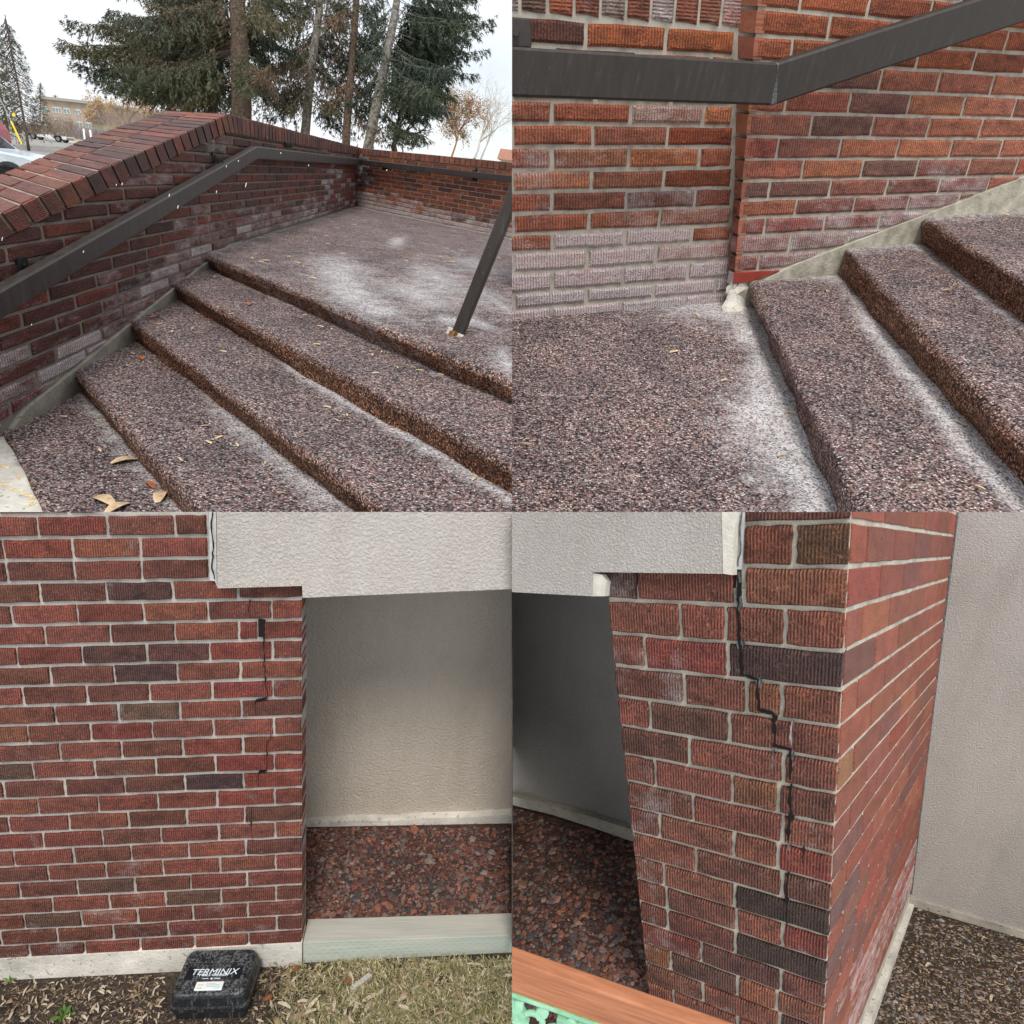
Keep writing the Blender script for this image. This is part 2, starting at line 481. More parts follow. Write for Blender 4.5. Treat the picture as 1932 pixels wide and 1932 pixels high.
def prism(face, poly, d0, d1, ch=0.0, jit=0.0, sub=1, r=rnd):
    """closed prism over a convex polygon from depth d0 (back) to d1 (front) with a chamfer and uneven edges"""
    if area(poly) < 0: poly = poly[::-1]
    pts = []
    for i in range(len(poly)):
        p, q = poly[i], poly[(i + 1) % len(poly)]
        k = sub if math.hypot(q[0] - p[0], q[1] - p[1]) > 6 * max(ch, .002) else 1
        for j in range(k):
            f = j / k
            pts.append((p[0] + (q[0] - p[0]) * f + (r.uniform(-jit, jit)), p[1] + (q[1] - p[1]) * f + r.uniform(-jit, jit)))
    n = len(pts); st = []
    vs = [face.P(a, b, d0) for a, b in pts]; st += pts
    fs = [tuple(range(n - 1, -1, -1))]
    lv = [d0]
    if ch > 0:
        cx = sum(p[0] for p in pts) / n; cy = sum(p[1] for p in pts) / n
        vs += [face.P(a, b, d1 - ch) for a, b in pts]; st += pts
        ins = []
        xs = [p[0] for p in pts]; ys = [p[1] for p in pts]
        hx = max(1e-4, (max(xs) - min(xs)) / 2); hy = max(1e-4, (max(ys) - min(ys)) / 2)
        for a, b in pts:
            ins.append((cx + (a - cx) * max(0, 1 - ch / hx), cy + (b - cy) * max(0, 1 - ch / hy)))
        vs += [face.P(a, b, d1) for a, b in ins]; st += ins
        lay = 3
    else:
        vs += [face.P(a, b, d1) for a, b in pts]; st += pts
        lay = 2
    for L in range(lay - 1):
        for k in range(n):
            k2 = (k + 1) % n
            fs.append((L * n + k, L * n + k2, (L + 1) * n + k2, (L + 1) * n + k))
    fs.append(tuple((lay - 1) * n + k for k in range(n)))
    return vs, fs, st
def jcol(c, r, j=.12):
    k = 1 + r.uniform(-j, j)
    return tuple(max(0, x * k * (1 + r.uniform(-.05, .05))) for x in c)
def brick(face, poly, parent, m, c, salt=0.0, proud=.006, depth=.06, ch=.004, jit=.0012, sub=3, uvs=(1.0, 1.0, False), r=rnd, name='brick', clip=True, sink=None):
    if len(poly) < 3 or abs(area(poly)) < 2e-5: return None
    vs, fs, st = prism(face, poly, -depth, proud, ch, jit, sub, r)
    a, b, sw = uvs
    uv = [((q[1] * b, q[0] * a) if sw else (q[0] * a, q[1] * b)) for q in st]
    if sink is not None:
        sink.append((vs, fs, uv)); return None
    return mk(name, vs, fs, m, parent, clip=face.fr.clip if clip else None, uv=uv, color=(*jcol(c, r), salt))
def pick(pal, r):
    x = r.random() * sum(w for w, _ in pal)
    for w, c in pal:
        x -= w
        if x <= 0: return c
    return pal[-1][1]
RED = (.26, .060, .032); ORG = (.33, .105, .048); BRN = (.15, .058, .034); DRK = (.075, .040, .034); PUR = (.12, .045, .042); OLV = (.12, .070, .040); MRN = (.19, .040, .030)
def slab(fr, pts, z0, z1, name, m, parent=None, **k):
    n = len(pts)
    vs = [fr.P(p[0], p[1], z0) for p in pts] + [fr.P(p[0], p[1], z1) for p in pts]
    fs = [tuple(range(n - 1, -1, -1)), tuple(range(n, 2 * n))] + [(i, (i + 1) % n, n + (i + 1) % n, n + i) for i in range(n)]
    k.setdefault('clip', fr.clip)
    return mk(name, vs, fs, m, parent, **k)
def poly3(fr, a, b, name, m, parent=None, **k):
    """prism between polygon a and polygon b (lists of frame coords)"""
    n = len(a)
    vs = [fr.P(*p) for p in a] + [fr.P(*p) for p in b]
    fs = [tuple(range(n - 1, -1, -1)), tuple(range(n, 2 * n))] + [(i, (i + 1) % n, n + (i + 1) % n, n + i) for i in range(n)]
    k.setdefault('clip', fr.clip)
    return mk(name, vs, fs, m, parent, **k)

# =================================================================== steps helper
def sweep_steps(fr, name, prof, e0, e1, ne, colf, m, parent, e_bow=None):
    """prof: closed list of (w, z, riser flag, top flag) swept along e"""
    n = len(prof); vs = []; cs = []
    for j in range(ne + 1):
        e = e0 + (e1 - e0) * j / ne
        for (w, z, ri, tp) in prof:
            dz = .006 * math.sin(e * 3.1 + w * 2.0) * math.sin(e * 7.3 + w) if tp else 0
            dw = (.010 * math.sin(e * 2.3 + z * 30) + .005 * math.sin(e * 11 + z * 70) + .004 * math.sin(e * 27 + w)) * ri
            vs.append(fr.P(w + dw, e, z + dz)); cs.append(colf(w, e, z, ri))
    fs = []
    for j in range(ne):
        for k in range(n):
            k2 = (k + 1) % n
            fs.append((j * n + k, j * n + k2, (j + 1) * n + k2, (j + 1) * n + k))
    fs.append(tuple(range(n - 1, -1, -1))); fs.append(tuple(ne * n + k for k in range(n)))
    return mk(name, vs, fs, m, parent, clip=fr.clip, cols=cs)
def step_profile(wn, zt, wf, zb, wend, zlow, nw, r=.024):
    """nosing wn at zt, riser down to (wf, zb), top running to wend"""
    p = [(wend, zlow, 0, 0), (wf, zlow, 0, 0), (wf, zb - .01, 1, 0), (wf, zb + .004, 1, 0), (wf + (wn - wf) * .5, zb + (zt - zb) * .35, 1, 0)]
    sg = 1 if wend > wn else -1
    p.append((wn, zt - r * 1.1, .9, 0))
    for a in (25, 50, 70):
        t = math.radians(a)
        p.append((wn + sg * r * (1 - math.cos(t)) * 1.2, zt - r * (1 - math.sin(t)), .75 - a / 110, 0))
    s0 = wn + sg * r * 1.6
    for i in range(nw + 1):
        p.append((s0 + (wend - s0) * i / nw, zt, 0, 1))
    return p
def gsum(pt, w, e):
    s = 0
    for (a, b, sa, sb, am) in pt:
        q = ((w - a) / sa) ** 2 + ((e - b) / sb) ** 2
        if q < 9: s += am * math.exp(-q)
    return min(1, s)

# =================================================================== TOP LEFT: steps, sloping brick wall, spruces, street
h = .095
st = thing('staircase', 'wide brown pebbled steps climbing to a landing beside the dark sloping brick wall', 'steps', TL.P(-8.2, 1.0, -.4))
NOS = [-7.225, -7.82, -8.425, -9.01, -9.55]; FOOT = [-7.165, -7.79, -8.39, -8.985]
SPX = [(1400, 960, .9, .5, .32), (1650, 900, 1.1, .5, .30), (1250, 930, .6, .5, .25)]
def spot(x, y, z, sw, se, am):
    p = TL.floor(x, y, z); return (p.x, p.y, sw, se, am)
SPL = [spot(1280, 1010, 0, .5, .35, .75), spot(1400, 1150, 0, .22, .30, .95), spot(1300, 1080, 0, .3, .3, .6), spot(1650, 1050, 0, .7, .35, .7), spot(1800, 1000, 0, .6, .3, .6), spot(1560, 1110, 0, .3, .35, .7), spot(1690, 1215, 0, .08, .09, 1.3), spot(1800, 1220, 0, .08, .10, 1.5), spot(1920, 1370, 0, .15, .1, 1.2), spot(1500, 910, 0, .5, .12, .8), spot(1880, 1140, 0, .4, .3, .5), spot(1250, 1180, 0, .12, .3, .5)]
def tl_col0(w, e, z, ri):
    s = gsum(SPL, w, e) * .85 + .16 + .30 * max(0, 1 - e / .25) * (e < .25) * .6 + .5 * max(0, 1 + w / .35) * (w > -.35)
    return (min(1, s + .10), ri, max(0, 1 - e / .035))
def tl_colk(k):
    wf = FOOT[k - 1]
    def f(w, e, z, ri):
        d = abs(w - (wf - .03))
        s = .12
        if k == 2: s += 1.25 * math.exp(-(d / .05) ** 2) * max(0, min(1, (e - 1.3) / .3)) + .5 * math.exp(-((w + 7.83) / .03) ** 2 - ((e - 1.62) / .06) ** 2)
        if k == 3: s += .75 * math.exp(-(d / .10) ** 2) * max(0, min(1, (e - .9) / .4)) * (1 - .9 * ri)
        if k == 4: s += .55 * math.exp(-(d / .06) ** 2)
        if k == 1: s += .25 * math.exp(-(d / .05) ** 2)
        if ri > .3: s *= .3
        return (min(1, s), ri * (1.0 if k < 3 else .75), max(0, 1 - e / .03) * .8)
    return f
pr = step_profile(NOS[0], 0, FOOT[0], -h, .03, -.7, 44)
sweep_steps(TL, 'landing', pr, 0, 4.3, 70, tl_col0, AGG_TL, st)
for k in range(1, 5):
    last = k == 4
    wn = NOS[k]; wf = FOOT[k] if not last else wn + .02
    pr = step_profile(wn, -h * k, wf, -h * (k + 1) if not last else -h * k - .04, FOOT[k - 1] + .03, -.7 - k * .01, 10, r=.024 if not last else .012)
    sweep_steps(TL, 'step', pr, 0, 4.3, 90, tl_colk(k), AGG_TL, st)
# concrete stringer strip between wall and steps
TLN = (1.376, 1.70, 0)
FWL = Face(TL, (0, 0, 0), (1, 0, 0), (0, 0, 1), TLN)
def strz(w): return .012 + (w + 6.75) * .131 if w < -6.75 else .012
sp_pts = [(-9.52, -.42), (-6.45, -.42), (-6.45, .012), (-6.75, .014), (-7.6, -.088), (-8.38, -.194), (-8.87, -.264), (-9.415, -.335), (-9.52, -.375)]
vs = [FWL.P(a, b, -.02) for a, b in sp_pts] + [FWL.P(a, b, .022) for a, b in sp_pts]; n = len(sp_pts)
fs = [tuple(range(n - 1, -1, -1)), tuple(range(n, 2 * n))] + [(i, (i + 1) % n, n + (i + 1) % n, n + i) for i in range(n)]
mk('stringer', vs, fs, CONC_TL, st, clip=TL.clip)
# sidewalk below
slab(TL, [(-12.5, -1.6), (-9.50, -1.6), (-9.50, 4.5), (-12.5, 4.5)], -.8, -h * 4 - .012, 'sidewalk', CONC_L, kind='structure')

# ---- left wall with sloping coping
wl = thing('brick_wall', 'dark red ribbed brick wall with a coping that slopes up then runs level, left of the steps', 'wall', TL.P(-6, 0, 0))
def copb(w): return .706 + .168 * (w + 6.665) if w < -6.665 else .708
def copt(w): return .812 + .1755 * (w + 6.63) if w < -6.63 else .814
mp_ = [(-9.9, -.55), (0.05, -.55), (0.05, .72), (-6.665, .72), (-9.9, .172)]
vs = [TL.P(a - .08, -.52, b) for a, b in mp_] + [FWL.P(a, b, 0) for a, b in mp_]; n = 5
fs = [tuple(range(n - 1, -1, -1)), tuple(range(n, 2 * n))] + [(i, (i + 1) % n, n + (i + 1) % n, n + i) for i in range(n)]
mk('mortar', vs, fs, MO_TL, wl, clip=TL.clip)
rw = random.Random(11)
PTL = [(5, (.135, .032, .019)), (3, (.095, .028, .019)), (1.6, (.062, .023, .018)), (1.2, (.18, .040, .021)), (1, (.10, .034, .026))]
CR = .0568; BLN = .402; J = .011; JS = .028
sink = []
for k in range(-8, 13):
    t0 = k * CR + .004; t1 = t0 + CR - J
    x = -9.9 - (BLN / 2 if k % 2 else 0) + rw.uniform(-.03, .03)
    while x < -.02:
        L = BLN - JS
        p = [(x, t0), (min(x + L, -.012), t0), (min(x + L, -.012), t1), (x, t1)]
        x += BLN
        if p[1][0] <= p[0][0] + .03: continue
        p = cliph(p, .168, -1, .706 + .168 * 6.665 - .004); p = cliph(p, 0, -1, .700)
        if not p: continue
        m_ = (p[0][0])
        # above the stringer
        p = cliph(p, 0, 1, -.018) if m_ > -6.7 else cliph(p, -.131, 1, -(.014 + 6.75 * .131) - .006)
        if len(p) < 3: continue
        zs = sum(q[1] for q in p) / len(p) - strz(m_)
        sal = 0
        if m_ > -6.5: sal = max(0, (.36 - zs) / .36) * .62 + rw.uniform(-.12, .12)
        else: sal = max(0, min(1, (.36 - zs) / .26)) * .44 + rw.choice((-.15, -.05, 0, 0, .1, .35))
        c = pick(PTL, rw)
        if sal > .35: c = tuple(.5 * a + .5 * b for a, b in zip(c, (.16, .05, .045)))
        tgt = sink if m_ > -3.2 else None
        brick(FWL, p, wl, MB_TL, c, max(0, sal), .008, .05, .006, .0016, 3, (1 / BLN, 1 / CR, False), rw, sink=tgt)
# far bricks too small to pick apart are one joined part each tint
def joined(name, sk, parent, m, cs, r, clip):
    groups = {}
    for it in sk: groups.setdefault(r.randrange(len(cs)), []).append(it)
    for gi, its in groups.items():
        vs = []; fs = []; uv = []
        for a, b, u in its:
            q = len(vs); vs += a; uv += u; fs += [tuple(i + q for i in f) for f in b]
        mk(name, vs, fs, m, parent, clip=clip, uv=uv, color=cs[gi], kind='stuff')
joined('far_bricks', sink, wl, MB_TL, [(.155, .036, .022, .05), (.075, .026, .020, .35), (.12, .036, .030, .6), (.19, .042, .026, 0)], rw, TL.clip)
# coping bricks: a front and a back row, on edge
def coping(w0, w1, lean, front, sinkl=None):
    c = pick([(3, (.20, .065, .045)), (3, (.15, .052, .040)), (2, (.10, .045, .038)), (1, (.24, .075, .04))], rw)
    g = .022
    pa = []; pb = []
    def eb(w): return min(1.05, .74 + .22 * (w + 9.3))
    def q(w, top, f):
        ww = w if top else w + lean
        z = copt(ww) if top else copb(ww) + .004
        e_ = .028 if f == 0 else (-eb(w) * (.5 if f == 1 else .52 if f == 2 else 1.0))
        return TL.P(ww + e_ * .13, e_, z - (0.004 if not top else 0))
    d0, d1 = (0, 1) if front else (2, 3)
    a, b = w0 + g / 2, w1 - g / 2
    bot = [q(a, 0, d0), q(b, 0, d0), q(b, 0, d1), q(a, 0, d1)]
    top = [q(a, 1, d0), q(b, 1, d0), q(b, 1, d1), q(a, 1, d1)]
    cen = sum(bot + top, V()) / 8
    vs = bot + top
    # chamfer the top edge by adding a slightly inset cap
    ct = sum(top, V()) / 4
    up = (ct - sum(bot, V()) / 4).normalized()
    mid = [p - up * .010 for p in top]; cap = [p + (ct - p).normalized() * .010 for p in top]
    vs = bot + mid + cap
    vs = [v + V((rw.uniform(-1, 1), rw.uniform(-1, 1), rw.uniform(-1, 1))) * .003 for v in vs]
    fs = [(3, 2, 1, 0)] + [(i, (i + 1) % 4, 4 + (i + 1) % 4, 4 + i) for i in range(4)] + [(4 + i, 4 + (i + 1) % 4, 8 + (i + 1) % 4, 8 + i) for i in range(4)] + [(8, 9, 10, 11)]
    uv = [(0, 0), (0, 1), (1, 1), (1, 0), (.42, 0), (.42, 1), (1, 1), (1, 0), (.45, 0), (.45, 1), (1, 1), (1, 0)]
    if sinkl is not None: sinkl.append((vs, fs, uv)); return
    mk('coping_brick', vs, fs, MB_TL, wl, clip=TL.clip, uv=uv, color=(*jcol(c, rw), rw.choice((0, .05, .12))))
w = -9.98; sk = []
while w < -6.70:
    for fr_ in (1, 0): coping(w, w + .128, .07, fr_)
    w += .128
mk('mortar', *hexa([TL.P(-9.9, .008, copb(-9.9) + .01), TL.P(-6.63, .008, .71), TL.P(-6.75, -.95, .71), TL.P(-9.98, -.58, copb(-9.9) + .01)],
                   [TL.P(-9.97, .008, copt(-9.97) - .005), TL.P(-6.66, .008, copt(-6.66) - .005), TL.P(-6.78, -.95, copt(-6.66) - .005), TL.P(-10.05, -.58, copt(-9.97) - .005)]), MO_FAR, wl, clip=TL.clip)
# wedge at the peak then level run
while w < 0.15:
    far = w > -3.6
    lean = max(0, .07 * (1 - (w + 6.7) / .5)) if w < -6.2 else 0
    coping(w, w + .113, lean, 1, sk if far else None)
    if w < -4.6: coping(w, w + .113, lean, 0)
    else: coping(w, w + .113, lean, 0, sk)
    w += .113
joined('far_coping_bricks', sk, wl, MB_TL, [(.15, .046, .034, .1), (.09, .038, .03, .1), (.18, .055, .036, .05)], rw, TL.clip)
mk('mortar', *hexa([TL.P(-6.60, .008, .712), TL.P(.1, .008, .712), TL.P(.1, -.95, .712), TL.P(-6.60, -.95, .712)],
                   [TL.P(-6.66, .008, .803), TL.P(.1, .008, .803), TL.P(.1, -.95, .803), TL.P(-6.66, -.95, .803)]), MO_FAR, wl, clip=TL.clip)

# ---- far wall
wf_ = thing('brick_wall', 'low orange red brick wall closing the far side of the landing', 'wall', TL.P(0, 1.8, 0))
en = TL.W.cross(TL.Z); en = TL.E.cross(TL.Z)
Nf = TL.Bi @ en
if Nf.x > 0: Nf = -Nf
FWF = Face(TL, (0, 0, 0), (0, 1, 0), (0, 0, 1), Nf)
mk('mortar', *hexa([FWF.P(-.2, -.3, -.3), FWF.P(4.4, -.3, -.3), FWF.P(4.4, -.3, 0), FWF.P(-.0, -.3, 0)], [FWF.P(-.2, .715, -.3), FWF.P(4.4, .715, -.3), FWF.P(4.4, .715, 0), FWF.P(-.0, .715, 0)]), MO_FAR, wf_, clip=TL.clip)
PFW = [(4, (.25, .070, .030)), (2.5, (.17, .050, .028)), (1.5, (.11, .042, .028)), (1.5, (.31, .088, .036))]
for k in range(0, 13):
    t0 = .010 + k * .0545; t1 = t0 + .0545 - .0095
    x = .0 - (.166 if k % 2 else 0) + rw.uniform(-.02, .02)
    while x < 4.0:
        p = [(max(x, .012), t0), (x + .318, t0), (x + .318, t1), (max(x, .012), t1)]
        x += .333
        if p[1][0] - p[0][0] < .04: continue
        sal = max(0, max(0, 1 - k / 6.0) * .75 + rw.uniform(-.2, .15)) if p[0][0] < 1.6 else max(0, max(0, 1 - k / 4.5) * .7 + rw.uniform(-.2, .15))
        c = pick(PFW, rw)
        if k == 0 or (k < 4 and p[0][0] < .3): sal = max(sal, .8)
        if p[0][0] < .2 and k > 4: sal = rw.choice((.1, .5)); c = (.08, .05, .045)
        brick(FWF, p, wf_, MB_TL, c, sal, .005, .05, .004, .001, 2, (3, 1 / .0545, False), rw)
x = .02
while x < 3.9:
    c = pick([(2, (.27, .105, .06)), (2, (.22, .075, .045)), (1, (.15, .07, .05))], rw)
    p = [(x, .718), (x + .100, .718), (x + .100, .805), (x, .805)]
    brick(FWF, p, wf_, MB_TL, c, rw.choice((0, .1)), .012, .30, .005, .001, 1, (3, 1 / .0545, True), rw, name='coping_brick')
    x += .113
# ---- square tube handrail on the walls
def square_rail(name, fr, pts, hh, ww, nrm, parent, m=RAIL, upv=None):
    """pts frame coords; hh height, ww width; nrm(i) horizontal offset dir world; mitred along the path"""
    wp = [fr.P(*p) for p in pts]; up = (upv or fr.D(0, 0, 1)).normalized()
    def sect(i):
        d0 = (wp[i] - wp[i - 1]).normalized() if i > 0 else (wp[1] - wp[0]).normalized()
        d1 = (wp[i + 1] - wp[i]).normalized() if i < len(wp) - 1 else d0
        n0 = nrm[i].normalized()
        d = (d0 + d1).normalized(); u = (n0.cross(d)).normalized()
        if u.dot(up) < 0: u = -u
        k = 1 / max(.5, d.dot(d1))
        nn = d.cross(u).normalized()
        if nn.dot(n0) < 0: nn = -nn
        a, b, c = hh / 2 * k, ww / 2, min(hh, ww) * .13
        return [nn * x + u * y for x, y in ((-b + c, -a), (b - c, -a), (b, -a + c), (b, a - c), (b - c, a), (-b + c, a), (-b, a - c), (-b, -a + c))]
    vs, fs = sweep(wp, sect)
    return mk(name, vs, fs, m, parent, clip=fr.clip)
hr = thing('handrail', 'dark brown square tube handrail running along the sloping wall and round the landing', 'handrail', TL.P(-6.1, .1, .0))
nW = TL.B @ V(FWL.N); nW = (M @ nW); nF = M @ (TL.B @ V(FWF.N))
eo = .12
square_rail('rail', TL, [(-9.98, eo, -.015), (-9.43, eo, .085), (-6.13, eo, .602), (-3.5, eo, .609), (-.12, eo, .617)], .125, .075, [nW] * 5, hr)
square_rail('rail', TL, [(-.12, .14, .617), (-.12, 2.0, .624), (-.12, 4.2, .634)], .11, .07, [nF] * 3, hr)
def bracket(fr, P, n, u, parent, sz=.10, m=DARKM):
    s_ = n.cross(u).normalized(); n = n.normalized(); u = u.normalized()
    b = mk('bracket', *bevel_box(P + n * .012, s_ * sz, u * sz, n * .02, .2), m, parent, clip=fr.clip)
    if b is None: return
    mk('bolt', *tube([P + n * .02, P + n * .035], sz * .14, 6), m, b, clip=fr.clip)
    mk('arm', *cbox(P + n * .05 - u * sz * .35, s_ * .03, u * .03, n * .10), m, b, clip=fr.clip)
for px in ((800, 590), (75, 1000), (1072, 540)):
    p = TL.wall(*px); bracket(TL, TL.P(p.x, 0, p.z), nW, TL.D(0, 0, 1), hr, .09)
for px in ((1460, 632), (1800, 672), (1800, 642)):
    p = TL.side(*px); bracket(TL, TL.P(0, p.y, p.z), nF, TL.D(0, 0, 1), hr, .07)
# ---- free-standing rail on the right of the steps
pr_ = thing('handrail', 'dark leaning post and rail at the open side of the steps, rusted at its foot', 'handrail', TL.P(-6.84, 2.68, 0))
pb = TL.floor(1722, 1262, 0)
base = TL.P(pb.x, pb.y, -.02); topc = W2(ray('TL', 1985, 620) * (TL.O + TL.B @ V((pb.x, pb.y, .75))).z)
up = (topc - base).normalized()
sx_ = (up.cross(M @ V((0, 0, 1)))).normalized(); sy_ = up.cross(sx_).normalized()
def post(a, b, w, name, m, parent):
    vs, fs = sweep([a, b], lambda i: [sx_ * x * w + sy_ * y * w for x, y in ((-.5, -.38), (-.38, -.5), (.38, -.5), (.5, -.38), (.5, .38), (.38, .5), (-.38, .5), (-.5, .38))])
    return mk(name, vs, fs, m, parent, clip=TL.clip)
post(base, topc, .075, 'post', RAIL, pr_)
post(base, base + up * .055, .079, 'rusted_foot', RUST, pr_)
for q in range(6):
    a = q * 1.05; vs, fs = cbox(base + sx_ * .055 * math.cos(a) + sy_ * .055 * math.sin(a) + up * .03, sx_ * .035, sy_ * .03, up * rnd.uniform(.03, .06))
    if q < 4: mk('grout_lump', vs, fs, CONC_W if q != 1 else RUST, pr_, clip=TL.clip)
KR = 1.62
a = W2(ray('TL', 2010, 1560) * 1.75 * KR); b = W2(ray('TL', 1745, 2010) * 1.45 * KR)
nv = (M @ V((.75, .25, -.6))).normalized()
d_ = (b - a).normalized(); u_ = nv.cross(d_).normalized()
def sq2(i): return [(nv * x + u_ * y) * KR for x, y in ((-.05, -.09), (.04, -.09), (.055, -.075), (.055, .075), (.04, .09), (-.05, .09))]
vs, fs = sweep([a, b], sq2)
mk('rail', vs, fs, RAIL, pr_, clip=TL.clip)

# ---- dry seeds and leaves on the steps
def seed_mesh(name, L, Wd, c, curl, r):
    vs = []; fs = []; n = 6
    for i in range(n + 1):
        t = i / n
        wd_ = Wd * (math.sin(math.pi * min(1, t * .75 + .14)) ** .8) * (1 if t < .7 else 1.0)
        z = curl * math.sin(t * math.pi) + .003
        for s_ in (-1, 1): vs.append(V((L * (t - .5), s_ * wd_ / 2, z + .002 * s_)))
        for s_ in (1, -1): vs.append(V((L * (t - .5), s_ * wd_ / 2, z + .002 * s_ - .003)))
    for i in range(n):
        for k in range(4): fs.append((i * 4 + k, i * 4 + (k + 1) % 4, (i + 1) * 4 + (k + 1) % 4, (i + 1) * 4 + k))
    fs += [(3, 2, 1, 0), (n * 4, n * 4 + 1, n * 4 + 2, n * 4 + 3)]
    me = bpy.data.meshes.new(name); me.from_pydata(vs, [], fs); me.materials.append(c); return me
M_SEED = plain('straw_seed', (.62, .44, .20), .7, .3, 40, c2=(.78, .62, .36))
M_LEAFB = plain('tan_leaf', (.50, .34, .18), .8, .35, 20, c2=(.62, .47, .30))
M_LEAFR = plain('rust_leaf', (.34, .09, .03), .7, .3, 30, c2=(.45, .16, .06))
SEEDS = [seed_mesh('seed', .085 * k, .020 * k, M_SEED, .003, rnd) for k in (.8, 1, 1.2)]
LEAVES = [seed_mesh('leaf', .16, .07, M_LEAFB, .02, rnd), seed_mesh('leaf', .12, .04, M_LEAFR, .012, rnd)]
def scatter(me, P, up, ang, name, label, cat, group, sc_=1.0):
    o = bpy.data.objects.new(name, me)
    q = V((0, 0, 1)).rotation_difference(up) @ Matrix.Rotation(ang, 3, 'Z').to_quaternion()
    o.rotation_mode = 'QUATERNION'; o.rotation_quaternion = q; o.location = P; o.scale = (sc_,) * 3
    link(o); tag(o, label, cat, group); return o
def tl_step_hit(x, y):
    for k in range(5):
        z = -h * k; p = TL.floor(x, y, z)
        lo = NOS[k] + .03; hi = 0 if k == 0 else FOOT[k - 1] - .02
        if lo < p.x < hi and p.y > .04: return TL.P(p.x, p.y, z + .002)
    return None
rs = random.Random(5)
TLS = [(482, 1296), (520, 1530), (580, 1458), (500, 1335), (656, 1535), (686, 1538), (640, 1567), (684, 1580), (615, 1622), (773, 1608), (826, 1652), (788, 1670), (870, 1678), (895, 1680), (815, 1720), (680, 1735), (905, 1740), (600, 1222), (635, 1238), (650, 1252), (725, 1240), (737, 1258), (765, 1257), (780, 1275), (748, 1297), (770, 1295), (790, 1300), (810, 1302), (840, 1327), (893, 1370), (957, 1340), (1008, 1438), (1143, 1425), (1235, 1537), (1310, 1567), (1270, 1587), (1475, 1613), (1415, 1567), (1595, 1720), (1060, 1860), (1196, 1300), (1130, 1255), (1095, 1195), (1150, 1190), (1208, 1232), (1060, 1165), (1500, 1388), (1527, 1380), (1405, 1340), (1440, 1328), (1195, 1043), (1330, 1105), (1145, 1005), (1180, 1050), (370, 1602), (375, 1700), (510, 1852), (1000, 1748), (1790, 1808), (1330, 985), (1000, 900), (1080, 905), (810, 1045), (785, 1020), (240, 1573)]
for i in range(75): TLS.append((rs.uniform(950, 1900), rs.uniform(800, 1000)))
for i in range(25): TLS.append((rs.uniform(1000, 1900), rs.uniform(1000, 1500)))
upL = TL.D(0, 0, 1).normalized()
for (x, y) in TLS:
    p = tl_step_hit(x, y)
    if p is None: continue
    scatter(rs.choice(SEEDS), p, upL, rs.uniform(0, 6.28), 'dry_seed', 'small pale straw coloured winged seed lying on the brown steps by the sloping wall', 'seed', 'winged seeds on the steps by the sloping wall', .52 if y > 1100 else .7)
for (x, y, k, lab) in ((395, 1895, 0, 'large curled tan leaf at the very bottom of the lowest step'), (445, 1922, 0, 'flat pale leaf beside the large curled tan leaf on the lowest step'), (605, 1880, 0, 'tan leaf at the foot of the second riser near two bright seeds'), (570, 1835, 1, 'small red leaf at the foot of the second riser'), (585, 1198, 1, 'rust red leaf on the third tread next to the dark wall'), (532, 1354, 1, 'rust coloured leaf below the concrete stringer on the second tread'), (940, 1150, 1, 'orange crumpled leaf on the upper tread'), (470, 1745, 0, 'crumpled tan leaf upright on the lowest tread')):
    p = tl_step_hit(x, y)
    if p is not None: scatter(LEAVES[k], p + upL * .004, upL, rs.uniform(0, 6.28), 'dry_leaf', lab, 'leaf', None, .8)
for (x, y) in ((15, 1762), (70, 1800), (60, 1850), (100, 1870), (120, 1905), (130, 1880), (20, 1830)):
    p = TL.floor(x, y, -h * 4 - .012)
    scatter(SEEDS[1], TL.P(*p), upL, rs.uniform(0, 6.28), 'dry_seed', 'pale winged seed on the grey sidewalk below the steps', 'seed', 'winged seeds on the grey sidewalk', .7)

# ---- street behind the wall
GZ = -.42
def ground_pt(x, y, z=GZ): return TL.floor(x, y, z)
slab(TL, [(-60, -220), (260, -220), (260, 60), (1.2, 60), (1.2, -1.9), (-60, -1.9)], GZ - .6, GZ, 'ground', plain('dry_grass_ground', (.36, .30, .17), .95, .4, 3, bs=.6, c2=(.52, .46, .30)), kind='structure', clip=None)
rd = [ground_pt(*p) for p in ((60, 506), (200, 527), (345, 556), (560, 640), (300, 760), (-120, 760), (-200, 470))]
vs = [TL.P(p.x, p.y, GZ + .004) for p in rd]
mk('road', vs, [tuple(range(len(vs)))], plain('worn_asphalt', (.26, .25, .235), .9, .2, 2, bs=.3, c2=(.36, .35, .33)), kind='structure')
def strip(a, b, wz, hz, name, m):
    A = ground_pt(*a); B = ground_pt(*b); d = (B - A); n = V((-d.y, d.x, 0)).normalized() * wz
    vs, fs = hexa([TL.P(p.x, p.y, GZ) for p in (A - n, B - n, B + n, A + n)], [TL.P(p.x, p.y, GZ + hz) for p in (A - n * .8, B - n * .8, B + n * .8, A + n * .8)])
    return mk(name, vs, fs, m)
o = strip((60, 503), (370, 552), .35, .07, 'kerb', CONC_L); o['kind'] = 'structure'
o = strip((-50, 470), (420, 512), .45, .06, 'far_pavement', CONC_L); o['kind'] = 'structure'

